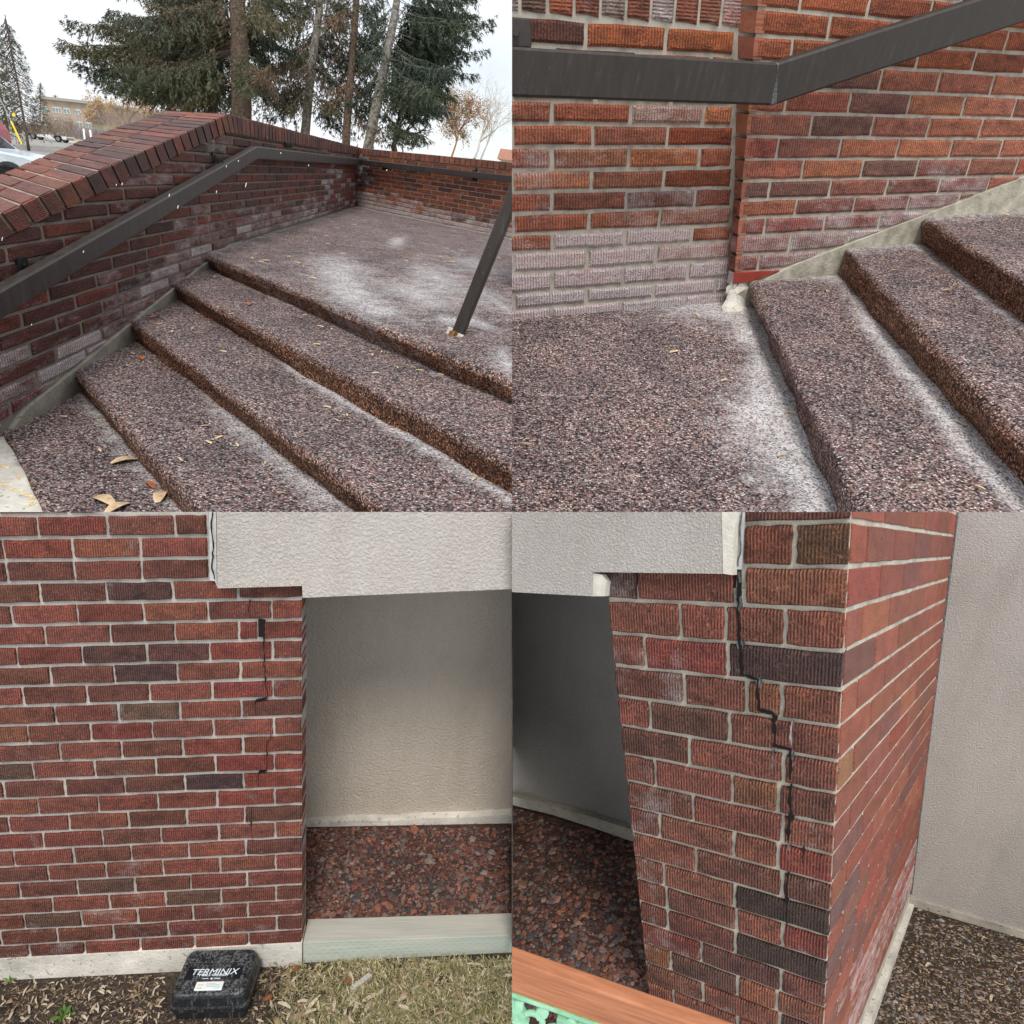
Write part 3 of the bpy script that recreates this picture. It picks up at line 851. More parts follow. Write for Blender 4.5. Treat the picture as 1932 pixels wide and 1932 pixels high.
# ---- cars
def car(name, label, px, d, head, size, paint, group, parts=True):
    """px = wheel ground contact near the seen end; head = +1 when the car faces along +x of the picture"""
    c = TL.at(px[0], px[1], d); g = TL.P(c.x, c.y, GZ)
    fx = (M @ V((1, .12, .10))); up = TL.D(0, 0, 1).normalized()
    fx = (fx - up * fx.dot(up)).normalized() * head; sy = up.cross(fx).normalized()
    k = size
    def P(x, y, z): return g + fx * (x * k) + sy * (y * k) + up * (z * k)
    t = thing(name, label, 'car', P(-1.3, -.8 if head > 0 else .8, 0), group)
    near = -1 if (sy.dot(M @ V((0, 0, 1))) > 0) else 1
    y0, y1 = (0, -near * 1.75)
    # side outline, wheel arch at x=0 and x=-2.7
    def outline(arch=.42):
        p = [(.92, .35), (.95, .55), (.93, .72), (.80, .93), (.45, 1.02), (-.55, 1.10), (-1.15, 1.58), (-1.5, 1.66), (-2.9, 1.66), (-3.35, 1.55), (-3.6, 1.08), (-3.66, .6), (-3.6, .36)]
        for cx in (-2.7, 0):
            for q in range(9):
                th = math.pi - q * math.pi / 8
                p.append((cx + arch * math.cos(th), .34 + arch * math.sin(th) * 1.02))
        return p
    ol = outline(); n = len(ol)
    vs = []; 
    for (yy, ins) in ((y0, .05), (y0 - near * .10, 0), (y1 + near * .10, 0), (y1, .05)):
        for (x, z) in ol:
            lean = max(0, z - 1.05) * .38
            y = yy - near * lean if (ins and yy == y0) or yy == y0 - near * .10 else yy + near * lean
            zz = z - (ins if z > .9 else 0)
            vs.append(P(x, y, zz))
    fs = [tuple(range(n)), tuple(range(4 * n - 1, 3 * n - 1, -1))]
    for L in range(3):
        for q in range(n): fs.append((L * n + q, L * n + (q + 1) % n, (L + 1) * n + (q + 1) % n, (L + 1) * n + q))
    mk('body', vs, fs, paint, t)
    gl = plain(name + '_glass', (.02, .025, .03), .08, .1, spec=.6)
    for xs in (((-.75, 1.14), (-1.2, 1.52), (-1.62, 1.56), (-1.62, 1.14)), ((-1.70, 1.14), (-1.70, 1.56), (-2.55, 1.57), (-2.55, 1.14)), ((-2.63, 1.14), (-2.63, 1.57), (-3.1, 1.53), (-3.42, 1.16))):
        q = [P(x, y0 - near * (max(0, z - 1.05) * .38 - .012), z - .03) for x, z in xs]; q2 = [P(x, y0 - near * (max(0, z - 1.05) * .38 + .02), z - .03) for x, z in xs]
        mk('side_window', *hexa(q2, q), gl, t)
    ws = [P(-.60, y0 - near * .25, 1.12), P(-.60, y1 + near * .25, 1.12), P(-1.12, y1 + near * .35, 1.555), P(-1.12, y0 - near * .35, 1.555)]
    mk('windshield', *hexa([p - up * .02 for p in ws], [p + up * .02 + fx * .012 for p in ws]), gl, t)
    rub = plain(name + '_tyre', (.015, .015, .016), .8, .3)
    for cx in (0, -2.7):
        for yy in (y0 - near * .03, y1 + near * .25):
            w_ = mk('wheel', *tube([P(cx, yy, .34), P(cx, yy - near * .22, .34)], .34 * k, 20), rub, t)
            mk('rim', *tube([P(cx, yy + near * .012, .34), P(cx, yy - near * .05, .34)], .20 * k, 12), plain(name + '_rim', (.30, .31, .33), .3, .2, metal=.8), w_)
    # dark arch flare and sill
    m_ = MB()
    for cx in (0, -2.7):
        for q in range(12):
            a0 = math.pi * q / 12; a1 = math.pi * (q + 1) / 12
            pts = [(cx + r_ * math.cos(a), .34 + r_ * math.sin(a) * 1.02) for a in (a0, a1) for r_ in (.40, .49)]
            A = [P(pts[0][0], y0 + near * .03, pts[0][1]), P(pts[1][0], y0 + near * .01, pts[1][1]), P(pts[3][0], y0 + near * .01, pts[3][1]), P(pts[2][0], y0 + near * .03, pts[2][1])]
            m_.add(*hexa([p + sy * near * -.05 for p in A], A))
    m_.build('arch_trim', plain(name + '_trim', (.03, .03, .032), .7), t)
    hl = plain(name + '_lamp', (.75, .78, .80), .1, .1)
    amb = plain(name + '_amber', (.75, .20, .03), .3, .2)
    mk('headlight', *hexa([P(.62, y0 + near * .01, .70), P(.97, y0 - near * .35, .70), P(.93, y0 - near * .38, .86), P(.62, y0 + near * .01, .88)], [P(.66, y0 - near * .05, .70), P(.90, y0 - near * .30, .70), P(.88, y0 - near * .34, .86), P(.66, y0 - near * .05, .88)]), hl, t)
    mk('marker_lamp', *bevel_box(P(.70, y0 + near * .025, .79), fx * .22 * k, sy * .03 * k, up * .11 * k, .3), amb, t)
    red = plain(name + '_tail', (.55, .02, .02), .25, .2)
    mk('tail_light', *bevel_box(P(-3.56, y0 - near * .04, .92), fx * .20 * k, sy * .14 * k, up * .16 * k, .2), red, t)
    mk('bumper', *bevel_box(P(.86, y0 - near * .87, .45), fx * .20 * k, sy * 1.62 * k, up * .26 * k, .3), plain(name + '_bumper', (.28, .29, .30), .5), t)
    return t
SILV = plain('silver_car_paint', (.50, .57, .64), .28, .1, spec=.6, coat=.5)
REDP = plain('red_car_paint', (.30, .012, .03), .28, .15, spec=.6, coat=.5)
WHTP = plain('white_car_paint', (.72, .74, .76), .35, .08)
car('parked_car', 'silver white suv with a black wheel arch, its nose showing above the sloping brick coping', (48, 718), 11.2, 1, .82, SILV, 'cars parked along the street')
car('parked_car', 'dark red suv beyond the silver one, showing its red tail light', (-322, 545), 23, -1, .98, REDP, 'cars parked along the street')
car('parked_car', 'distant white car half hidden by brown brush before the flat roofed block', (215, 502), 48, 1, .9, WHTP, 'cars parked along the street')

# ---- far buildings
upT = TL.D(0, 0, 1).normalized()
def block(name, label, cat, pA, pB, d, d2, topy, base_z, depth, wallm, winrows, roofm, hip=None):
    """front face between picture points pA-pB at ground; topy = picture y of the roof edge at pA"""
    A = TL.at(*pA, d); B = TL.at(*pB, d2); At = TL.at(pA[0] , topy, d)
    a = TL.P(A.x, A.y, base_z); b = TL.P(B.x, B.y, base_z)
    hgt = (TL.P(At.x, At.y, At.z) - a).dot(upT)
    ax = (b - a); ax -= upT * ax.dot(upT); L = ax.length; ax.normalize(); bk = upT.cross(ax).normalized()
    if bk.dot(M @ V((0, 0, 1))) < 0: bk = -bk
    t = thing(name, label, cat, a + ax * L / 2)
    mk('wall', *obox(a, ax * L, bk * depth, upT * hgt), wallm, t)
    if hip is None:
        mk('roof', *obox(a - ax * .4 - bk * .4 + upT * hgt, ax * (L + .8), bk * (depth + .8), upT * .35), roofm, t)
    else:
        e0 = a - ax * .3 - bk * .4 + upT * hgt; e1 = e0 + ax * (L + .6); e2 = e1 + bk * (depth + .8); e3 = e0 + bk * (depth + .8)
        r0 = (e0 + e3) / 2 + upT * hip + ax * 0; r1 = (e1 + e2) / 2 + upT * hip
        if hip > 0: mk('roof', [e0, e1, e2, e3, r0, r1], [(0, 1, 5, 4), (2, 3, 4, 5), (0, 4, 3), (1, 2, 5), (3, 2, 1, 0)], roofm, t)
        else:
            r0 = (e0 + e1) / 2 - upT * hip; r1 = (e3 + e2) / 2 - upT * hip
            mk('roof', [e0 - bk * .1, e1 - bk * .1, e2, e3, r0 - bk * .1, r1], [(0, 4, 5, 3), (1, 2, 5, 4), (0, 1, 4), (2, 3, 5), (3, 2, 1, 0)], roofm, t)
    wg = plain(name + '_pane', (.10, .17, .20), .1, .3, 2, spec=.7, c2=(.28, .42, .46))
    wfm = plain(name + '_frame', (.75, .78, .78), .6)
    for (z0, hz, xs) in winrows:
        for (x, wx, npan) in xs:
            o_ = a + ax * L * x + upT * hgt * z0 - bk * .05
            f_ = mk('window', *obox(o_, ax * L * wx, bk * .12, upT * hgt * hz), wfm, t)
            for q in range(npan):
                pw = L * wx / npan
                mk('pane', *obox(o_ + ax * (q * pw + pw * .12) + upT * hgt * hz * .12 - bk * .03, ax * pw * .76, bk * .08, upT * hgt * hz * .76), wg, f_)
    return t
BWALL = plain('hazed_tan_block', (.42, .345, .30), .9, .15, 1.0)  # paled so that distance haze is put into the wall colour
GREYR = plain('grey_flat_roof', (.38, .37, .36), .9)
BEIGE = plain('beige_siding', (.62, .55, .44), .9, .1)
BRROOF = plain('brown_shingle', (.20, .15, .125), .95, .25, 4)
REDROOF = plain('red_shingle', (.34, .17, .12), .95, .2, 4)
wr1 = [(.02, .09, 2), (.22, .15, 3), (.42, .11, 2), (.63, .10, 2), (.79, .20, 4)]
wr = [(.66, .15, wr1), (.34, .15, wr1), (.05, .13, wr1)]
block('apartment_block', 'long flat roofed tan apartment block with rows of white framed windows behind the brush', 'building', (165, 470), (372, 500), 70, 68, 375, GZ, 12, BWALL, wr, GREYR)
block('small_house', 'small beige house with a pointed gable in front of the apartment block', 'house', (352, 505), (394, 510), 46, 46, 462, GZ, 5, BEIGE, [(.35, .25, [(.3, .35, 2)])], BRROOF, hip=-1.0)
block('small_house', 'low house with a reddish roof at the far right beyond the landing wall', 'house', (1886, 640), (1990, 652), 40, 40, 601, GZ, 6, BEIGE, [(.45, .35, [(.2, .25, 2), (.6, .25, 2)])], REDROOF, hip=.9)
block('garden_shed', 'brown roofed garage behind the grey hedge', 'building', (440, 520), (520, 530), 40, 40, 478, GZ, 5, plain('brown_siding', (.26, .20, .16), .9), [(.35, .25, [(.3, .2, 1)])], BRROOF, hip=.5)
# ---- white posts, yellow guard, utility pole
def pole(a, b, d0, d1, r, name, m, parent=None, n=8):
    pa = W2(ray('TL', *a) * d0); pb = W2(ray('TL', *b) * d1)
    return mk(name, *tube([pa, pb], r, n), m, parent)
WPT = plain('white_painted_post', (.78, .78, .76), .6, .1)
YEL = plain('yellow_guard', (.80, .58, .03), .5, .1)
wp = thing('barrier_posts', 'pair of white painted posts with slanted braces on the dry verge', 'post', W2(ray('TL', 335, 550) * 26))
pole((315, 487), (322, 541), 26, 26, .05, 'post', WPT, wp); pole((340, 491), (348, 549), 26, 26, .05, 'post', WPT, wp)
pole((322, 541), (333, 552), 26, 25.4, .04, 'brace', WPT, wp); pole((348, 530), (339, 552), 26, 25.4, .04, 'brace', WPT, wp)
yg = thing('guy_wire', 'yellow guard sleeve on the slanted guy wire of a utility pole', 'guy wire', W2(ray('TL', 82, 545) * 18))
pole((42, 458), (83, 546), 18, 18, .032, 'guard_sleeve', YEL, yg); pole((-20, 330), (42, 458), 18, 18, .018, 'cable', plain('steel_cable', (.3, .3, .3), .5), yg)
tag(mk('street_sign', *cbox(W2(ray('TL', 52, 434) * 24), M @ V((.15, .035, 0)), M @ V((0, .02, .03)), M @ V((-.02, .14, 0))), YEL), 'small yellow sign between the dark spruce trunks', 'sign')

# ---- trees
def vr(r, k=1.0): return V((r.gauss(0, k), r.gauss(0, k), r.gauss(0, k)))
def bough(wood, leaf, p0, p1, sag, u, r, pal, dens=1.0, hang=.5, rad=None, tw=.30, start=.18, blade=15):
    """u = metres per picture unit at this distance"""
    ax = p1 - p0; L = ax.length
    n = 8; pts = []
    ph = r.uniform(0, 6)
    for i in range(n + 1):
        t = i / n
        pts.append(p0 + ax * t + upT * (-sag * L * 4 * t * (1 - t) + .015 * L * math.sin(ph + t * 9)) + vr(r, .008 * L))
    r0 = rad or max(.004 * L, 1.6 * u)
    wood.add(*tube(pts, [r0 * (1 - .85 * i / n) for i in range(n + 1)], 4, False))
    axn = ax.normalized(); sd = axn.cross(upT).normalized()
    cnt = int(L / (11.5 * u) * dens)
    base_c = r.choice(pal)
    def blades(q, d, m, bl):
        for _ in range(m):
            dd = (d + vr(r, .55) - upT * hang * .35).normalized()
            l = bl * r.uniform(.6, 1.3); w = dd.cross(vr(r)).normalized() * (l * .13)
            c0 = q + vr(r, 2.5 * u)
            k = r.uniform(.6, 1.35)
            leaf.add([c0 - w, c0 + w, c0 + dd * l], [(0, 1, 2)], tuple(x * k for x in base_c))
    for j in range(cnt):
        t = start + (1 - start) * (j + r.random()) / cnt
        i = min(n - 1, int(t * n)); q = pts[i].lerp(pts[i + 1], t * n - i)
        l = L * tw * (1.15 - t) * r.uniform(.5, 1.2) + 12 * u
        for s_ in (1, -1):
            d = (sd * s_ * r.uniform(.3, 1) + axn * r.uniform(.2, .9) - upT * hang * r.uniform(.2, 1.3) + vr(r, .2)).normalized()
            e = q + d * l - upT * hang * .25 * l
            if r.random() < .35: wood.add(*tube([q, q.lerp(e, .5) + upT * .05 * l, e], [.7 * u, .5 * u, .25 * u], 3, False))
            m = max(2, int(l / (6.5 * u) * dens))
            for b in range(m):
                blades(q.lerp(e, (b + r.random()) / m), d, 3, blade * u)
    blades(p1, axn, 8, blade * u)
GRN = [(.070, .088, .055), (.085, .095, .052), (.058, .078, .058), (.11, .105, .055), (.09, .10, .07)]
OLV_ = [(.115, .105, .062), (.10, .098, .062), (.13, .105, .068), (.085, .095, .058)]
DKG = [(.040, .060, .036), (.050, .070, .040), (.058, .074, .045), (.036, .055, .042)]
DEAD = [(.13, .09, .06), (.10, .075, .055), (.16, .10, .06)]
def spruce(label, trunk, d, boughs, bark, group='spruces and pines behind the wall', seed=1, name='spruce_tree', extra=()):
    r = random.Random(seed); u = d / F * S
    b = ground_pt(0, 0)
    pts = [W2(ray('TL', x, y) * d) for x, y, w in trunk]
    foot = TL.loc(ray('TL', trunk[0][0], trunk[0][1]) * d); ft = TL.P(foot.x, foot.y, GZ - .05)
    t = thing(name, label, 'tree', ft, group)
    tw_ = trunk[0][2]
    path = [ft, pts[0]]; rad = [tw_ * u * .62, tw_ * u * .5]
    for i in range(1, len(pts)):
        m = 4
        for j in range(1, m + 1):
            k = j / m; path.append(pts[i - 1].lerp(pts[i], k) + vr(r, .6 * u)); rad.append((trunk[i - 1][2] + (trunk[i][2] - trunk[i - 1][2]) * k) * u * .5 * r.uniform(.95, 1.05))
    mk('trunk', *tube(path, rad, 12), bark, t, smooth=True)
    wood = MB(); leaf = MB()
    for bi, bo in enumerate(boughs):
        x0, y0, x1, y1, dz, pal = bo[:6]; k = bo[6] if len(bo) > 6 else {}
        off = .35 if bi % 5 else -.1
        bough(wood, leaf, W2(ray('TL', x0, y0) * (d + off * .6)), W2(ray('TL', x1, y1) * (d + abs(dz) * (1 if bi % 5 else -1) + off)), k.get('sag', .06), u, r, pal, k.get('dens', 1.0), k.get('hang', .6), tw=k.get('tw', .30), start=k.get('start', .18), blade=k.get('blade', 15))
    wood.build('branches', bark, t)
    leaf.build('crown', MNEEDLE, t, col=True)
    return t
rt = random.Random(3)
mb = [(880, 30, 250, 60, .3, OLV_), (885, -60, 420, -60, 0, GRN), (880, 80, 225, 150, -.5, GRN), (885, 120, 300, 190, .6, OLV_), (885, 150, 290, 240, -.8, GRN), (885, 175, 370, 310, .4, GRN), (885, 200, 420, 330, -.4, GRN),
      (885, 90, 480, 120, 1.0, OLV_), (885, 60, 600, 180, -1.2, GRN), (885, 130, 640, 290, -1.0, GRN), (880, 240, 640, 400, .3, GRN), (880, 280, 560, 350, .8, GRN), (880, 305, 650, 425, 0, OLV_), (880, 170, 720, 330, -1.5, GRN), (885, 10, 700, 60, -1.5, OLV_),
      (885, -20, 560, 20, -1, OLV_), (880, 210, 500, 260, 1.2, OLV_), (885, 60, 380, 100, -1.0, GRN), (880, 330, 740, 440, .4, GRN), (880, 230, 800, 420, -1.0, GRN),
      (930, 40, 1120, 70, .5, OLV_), (930, 100, 1110, 190, -.3, DKG), (940, 180, 1060, 300, .4, DKG), (940, 140, 1020, 260, -1.0, GRN), (940, 250, 1040, 330, 0, DEAD, dict(dens=.4)), (935, -10, 1200, -20, .5, OLV_), (935, 200, 960, 330, -1.5, GRN), (940, 60, 1010, 150, -1.4, GRN)]
for i in range(26):
    y = rt.uniform(-120, 200); mb.append((885, y, rt.uniform(380, 800), y + rt.uniform(20, 110), rt.uniform(-1.5, 1.5), rt.choice([GRN, OLV_]), dict(hang=.9)))
for i in range(16):
    y = rt.uniform(-120, 260); mb.append((930, y, 930 + rt.uniform(60, 230), y + rt.uniform(20, 130), rt.uniform(0, 1.5), rt.choice([DKG, OLV_, DEAD]), dict(hang=.9, dens=.8)))
for q_ in ((930, 150, 930, 330, -1.2), (915, 60, 960, 200, -1.4), (945, 20, 920, 110, -1.3), (900, 250, 870, 420, -1.0)): mb.append((*q_, GRN, dict(hang=.9, tw=.25)))
spruce('tall spruce with a thick bare brown trunk rising behind the peak of the sloping wall', [(912, 440, 72), (905, 200, 66), (895, 0, 58), (890, -150, 50)], 14, mb, BARK, seed=2)
b2 = [(1190, 120, 1000, 230, .5, DEAD, dict(dens=.7, hang=1.0)), (1195, 60, 980, 120, 0, DEAD, dict(dens=.7, hang=1.0)), (1180, 200, 1010, 330, .3, DEAD, dict(dens=.6, hang=1.0)), (1170, 280, 960, 380, .4, OLV_, dict(dens=.7)), (1170, 300, 1060, 420, .4, GRN, dict(hang=.9)), (1180, 180, 1290, 330, 0, DKG, dict(hang=.9)), (1195, 80, 1310, 200, -.5, DKG, dict(hang=1.0)), (1200, 0, 1090, 40, 0, OLV_), (1200, -30, 1330, 60, 0, DKG), (1185, 150, 1230, 300, -1, DKG, dict(hang=1)), (1165, 320, 1280, 420, .5, OLV_, dict(dens=.7)), (1160, 380, 1010, 440, 1, OLV_, dict(dens=.6)), (1190, 90, 1110, 260, -1.0, DEAD, dict(hang=1.1)), (1195, 50, 1220, 200, -1.2, DEAD, dict(hang=1.1))]
for i in range(46):
    y = rt.uniform(-90, 400); b2.append((1205 - y * .1, y, 1205 - y * .1 + rt.choice((-1, 1)) * rt.uniform(60, 220), y + rt.uniform(20, 150), rt.uniform(-1.2, 1.2), rt.choice([DEAD, OLV_, DKG]), dict(hang=1.0, dens=.6)))
spruce('slender tree with a whitish flaking trunk left of the two grey trunks', [(1152, 500, 34), (1170, 300, 32), (1200, 80, 28), (1215, -80, 22)], 15.5, b2, BARKP, seed=4, name='pine_tree')
b3 = [(1330, 150, 1210, 250, .3, DEAD, dict(dens=.5, hang=.9)), (1335, 60, 1230, 100, 0, DKG, dict(hang=1)), (1335, 100, 1420, 190, .4, DKG, dict(hang=1)), (1325, 220, 1250, 330, 0, DEAD, dict(dens=.5)), (1325, 250, 1400, 330, .3, DEAD, dict(dens=.4)), (1340, 0, 1260, 20, 0, DKG), (1340, 0, 1420, 60, 0, DKG), (1315, 330, 1250, 400, .3, DEAD, dict(dens=.35)), (1335, 120, 1330, 260, -1, DKG, dict(hang=1))]
for i in range(40):
    y = rt.uniform(-90, 420); b3.append((1345 - y * .07, y, 1345 - y * .07 + rt.choice((-1, 1)) * rt.uniform(50, 150), y + rt.uniform(20, 120), rt.uniform(-1.2, 1.2), rt.choice([DEAD, DKG, DKG]), dict(hang=1.0, dens=.55)))
spruce('slender pine with a bare grey brown trunk between two neighbouring trunks', [(1306, 540, 30), (1318, 350, 28), (1335, 150, 26), (1350, -80, 22)], 15, b3, BARK, seed=5, name='pine_tree')
b4 = [(1490, 60, 1870, 60, .5, DKG), (1485, 110, 1840, 190, 0, DKG), (1475, 170, 1800, 280, .5, DKG), (1460, 230, 1720, 360, 0, DKG), (1450, 280, 1660, 420, .4, DKG), (1440, 330, 1610, 450, 0, DKG), (1500, -20, 1800, -30, 0, DKG), (1490, 90, 1700, 200, -1, DKG), (1480, 160, 1660, 300, -1.0, DKG), (1470, 200, 1610, 380, -1.2, DKG), (1460, 260, 1560, 400, -.8, DKG), (1495, 30, 1740, 100, .8, DKG), (1470, 120, 1400, 230, 0, DKG, dict(dens=.8)), (1490, 20, 1400, 90, 0, DKG), (1450, 250, 1380, 350, .2, DKG, dict(dens=.6)), (1430, 400, 1600, 520, .8, DKG), (1430, 430, 1560, 540, .5, DKG), (1480, 130, 1560, 280, -1.5, DKG), (1490, 60, 1590, 180, -1.5, DKG), (1415, 450, 1470, 545, .3, DKG, dict(dens=.6)), (1460, 220, 1690, 400, .9, DKG), (1485, 100, 1780, 130, 1.0, DKG)]
for i in range(30):
    t_ = rt.random(); y = -60 + 420 * t_; x = 1500 - 75 * t_
    b4.append((x, y, x + rt.uniform(120, 330 - 90 * t_), y + rt.uniform(30, 150), rt.uniform(-1.5, 1.5), DKG, dict(hang=.8)))
for i in range(12):
    y = rt.uniform(-40, 330); b4.append((1480 - y * .15, y, 1480 - y * .15 - rt.uniform(60, 150), y + rt.uniform(40, 130), rt.uniform(-1, 1), DKG, dict(hang=.9, dens=.7)))
spruce('dark green spruce with a leaning grey trunk and long boughs reaching right', [(1388, 560, 38), (1420, 400, 36), (1465, 180, 32), (1510, -60, 24)], 14.5, b4, BARKP, seed=6)
# left spruce and small far ones
b5 = []
for i in range(46):
    t = i / 45; y = 70 + 400 * t; x = 20 + 75 * t
    for s_ in (1, -1):
        b5.append((x, y, x + s_ * (14 + 75 * t ** .8) * rt.uniform(.7, 1.2), y + rt.uniform(15, 45), rt.uniform(-.8, .8), rt.choice([DKG, OLV_]), dict(blade=9, dens=.55, hang=.7, tw=.35)))
spruce('tall narrow grey green spruce at the far left beside the street', [(100, 510, 9), (60, 280, 7), (18, 55, 3)], 28, b5, BARKD, seed=7)
b6 = []
for i in range(36):
    t = i / 35; y = 90 + 400 * t; x = -40 + 60 * t
    for s_ in (1, -1): b6.append((x, y, x + s_ * (14 + 70 * t ** .8) * rt.uniform(.7, 1.2), y + rt.uniform(15, 45), rt.uniform(-.8, .8), rt.choice([DKG, OLV_]), dict(blade=9, dens=.55, hang=.7, tw=.35)))
spruce('ragged spruce cut by the left picture edge behind the dark red suv', [(30, 500, 9), (-10, 280, 7), (-40, 80, 3)], 30, b6, BARKD, seed=8)
for (x, y0, y1, w, d, lab) in ((152, 470, 312, 34, 50, 'thin young spruce left of the flat roofed apartment block'), (208, 420, 358, 20, 85, 'small spruce top standing above the apartment block roof')):
    bb = []
    for i in range(20):
        t = i / 19; y = y1 + (y0 - y1) * t
        for s_ in (1, -1): bb.append((x, y, x + s_ * (3 + w * t) * rt.uniform(.7, 1.2), y + rt.uniform(3, 14), rt.uniform(-.5, .5), DKG, dict(blade=6, dens=.7, hang=.5, tw=.35)))
    spruce(lab, [(x, y0, 4), (x, y1, 1.5)], d, bb, BARKD, seed=9 + x)
def bare(label, base, d, top, wpx, bark, group, seed, lv=5, spread=.55, leaf=None, name='bare_tree', nb=3):
    r = random.Random(seed); u = d / F * S
    b = W2(ray('TL', *base) * d); tp = W2(ray('TL', *top) * d)
    foot = TL.loc(ray('TL', *base) * d); ft = TL.P(foot.x, foot.y, GZ - .05)
    t = thing(name, label, 'tree', ft, group)
    tr = MB(); br = MB(); lf = MB()
    def grow(p, dr, L, rad, k):
        n = 3; pts = [p]; q = p; dd = dr
        for i in range(n):
            dd = (dd + vr(r, .16)).normalized(); q = q + dd * L / n; pts.append(q)
        (tr if k == 0 else br).add(*tube(pts, [rad * (1 - .4 * i / n) for i in range(n + 1)], 6 if k == 0 else 3, False))
        if k >= lv:
            if leaf:
                for _ in range(3):
                    c = q + vr(r, 5 * u); a_ = vr(r).normalized() * 2.6 * u; b_ = a_.cross(vr(r)).normalized() * 2.2 * u
                    lf.add([c - a_, c + b_, c + a_, c - b_], [(0, 1, 2, 3)], tuple(x * r.uniform(.7, 1.3) for x in leaf))
            return
        for j in range(nb if k else nb + 2):
            at = pts[1 + (j % n)] if k else pts[1].lerp(pts[-1], r.uniform(.2, 1))
            d2 = (dd + vr(r, spread)).normalized()
            d2 = (d2 + upT * .12).normalized()
            grow(at if j else q, d2, L * r.uniform(.55, .8), rad * .55, k + 1)
    tr.add(*tube([ft, b], [wpx * u * .55, wpx * u * .5], 6, False))
    H = (tp - b).length
    grow(b, (tp - b).normalized(), H * .42, wpx * u * .5, 0)
    tr.build('trunk', bark, t); br.build('branches', bark, t)
    if leaf: lf.build('crown', MCOL, t, col=True)
    return t
ORL = (.52, .36, .21)
bare('white limbed bare birch at the far right beyond the landing wall', (1790, 600), 20, (1850, 330), 10, TWIGW, 'leafless trees beyond the wall', 21, 5, .5)
bare('second white birch leaning out past the landing wall to the right', (1815, 600), 20.5, (1930, 380), 7, TWIGW, 'leafless trees beyond the wall', 22, 5, .5)
bare('tawny leaved tree between the dark spruce and the white birches', (1705, 590), 19, (1710, 370), 8, TWIGO, 'leafless trees beyond the wall', 23, 5, .45, (.36, .23, .12), nb=4)
bare('forked grey tree low behind the leaning spruce trunk', (1490, 580), 17, (1480, 380), 26, BARK, 'leafless trees beyond the wall', 24, 4, .5)
bare('tree with a few orange leaves right of the apartment block', (480, 520), 40, (455, 345), 7, TWIG, 'leafless trees along the street', 25, 5, .5, ORL)
bare('pale bare tree with white stem behind the sloping coping', (540, 500), 36, (560, 340), 6, TWIG, 'leafless trees along the street', 26, 5, .5, ORL)
bare('thin bare tree over the gabled house', (420, 500), 44, (390, 380), 6, TWIG, 'leafless trees along the street', 27, 5, .5, ORL)
bare('far bare tree framed under the big spruce boughs', (640, 460), 40, (650, 350), 5, TWIG, 'leafless trees along the street', 28, 5, .55)
def brush(label, x0, x1, yb, hpx, d, seed, c):
    r = random.Random(seed); u = d / F * S; m = MB()
    for i in range(int((x1 - x0) * 2.2)):
        x = r.uniform(x0, x1); g = TL.loc(ray('TL', x, yb + (x - x0) * .10 + r.uniform(-3, 3)) * (d + r.uniform(-1, 1)))
        p = TL.P(g.x, g.y, g.z)
        dr = (upT + vr(r, .32)).normalized(); L = hpx * u * r.uniform(.5, 1.1)
        q = p + dr * L; mid = p.lerp(q, .5) + vr(r, .05 * L)
        k = r.uniform(.6, 1.3)
        m.add(*tube([p, mid, q], [.8 * u, .6 * u, .25 * u], 3, False), tuple(x_ * k for x_ in c))
        for _ in range(4):
            a = p.lerp(q, r.uniform(.3, .95)); m.add(*tube([a, a + (dr + vr(r, .6)).normalized() * L * .3], [.5 * u, .2 * u], 3, False), tuple(x_ * k for x_ in c))
    f = TL.loc(ray('TL', (x0 + x1) / 2, yb) * d)
    o = m.build('bare_shrub', MCOL, None, col=True); tag(o, label, 'shrub', 'leafless shrubs along the street'); return o
brush('brown leafless brush under the spruce trunks by the kerb', 60, 170, 497, 40, 34, 31, (.36, .28, .22))
brush('tall brown leafless thicket in front of the apartment block windows', 165, 290, 505, 62, 36, 32, (.40, .32, .25))
brush('trimmed grey leafless hedge behind the white posts', 285, 460, 522, 42, 34, 33, (.34, .30, .29))
brush('tan leafless brush at the right end of the grey hedge', 450, 640, 520, 60, 38, 34, (.42, .33, .24))
# falling snow
sm = MB()
for (x, y, l) in ((10, 895, 14), (462, 690, 9), (640, 732, 10), (930, 690, 16), (818, 720, 9), (673, 775, 12), (316, 946, 8), (120, 1222, 6), (855, 625, 6), (900, 605, 5), (440, 695, 6), (1060, 575, 5), (1460, 640, 5), (1165, 622, 5)):
    d = 2.4 + (x % 5) * .12
    p = W2(ray('TL', x, y) * d); u = d / F * S
    sm.add(*tube([p, p + (M @ V((-.25, 1, 0))) * l * u], [1.4 * u, 1.0 * u], 5))
sm.build('falling_snow', plain('snowflake', (.85, .88, .92), .6, .05), kind='stuff')

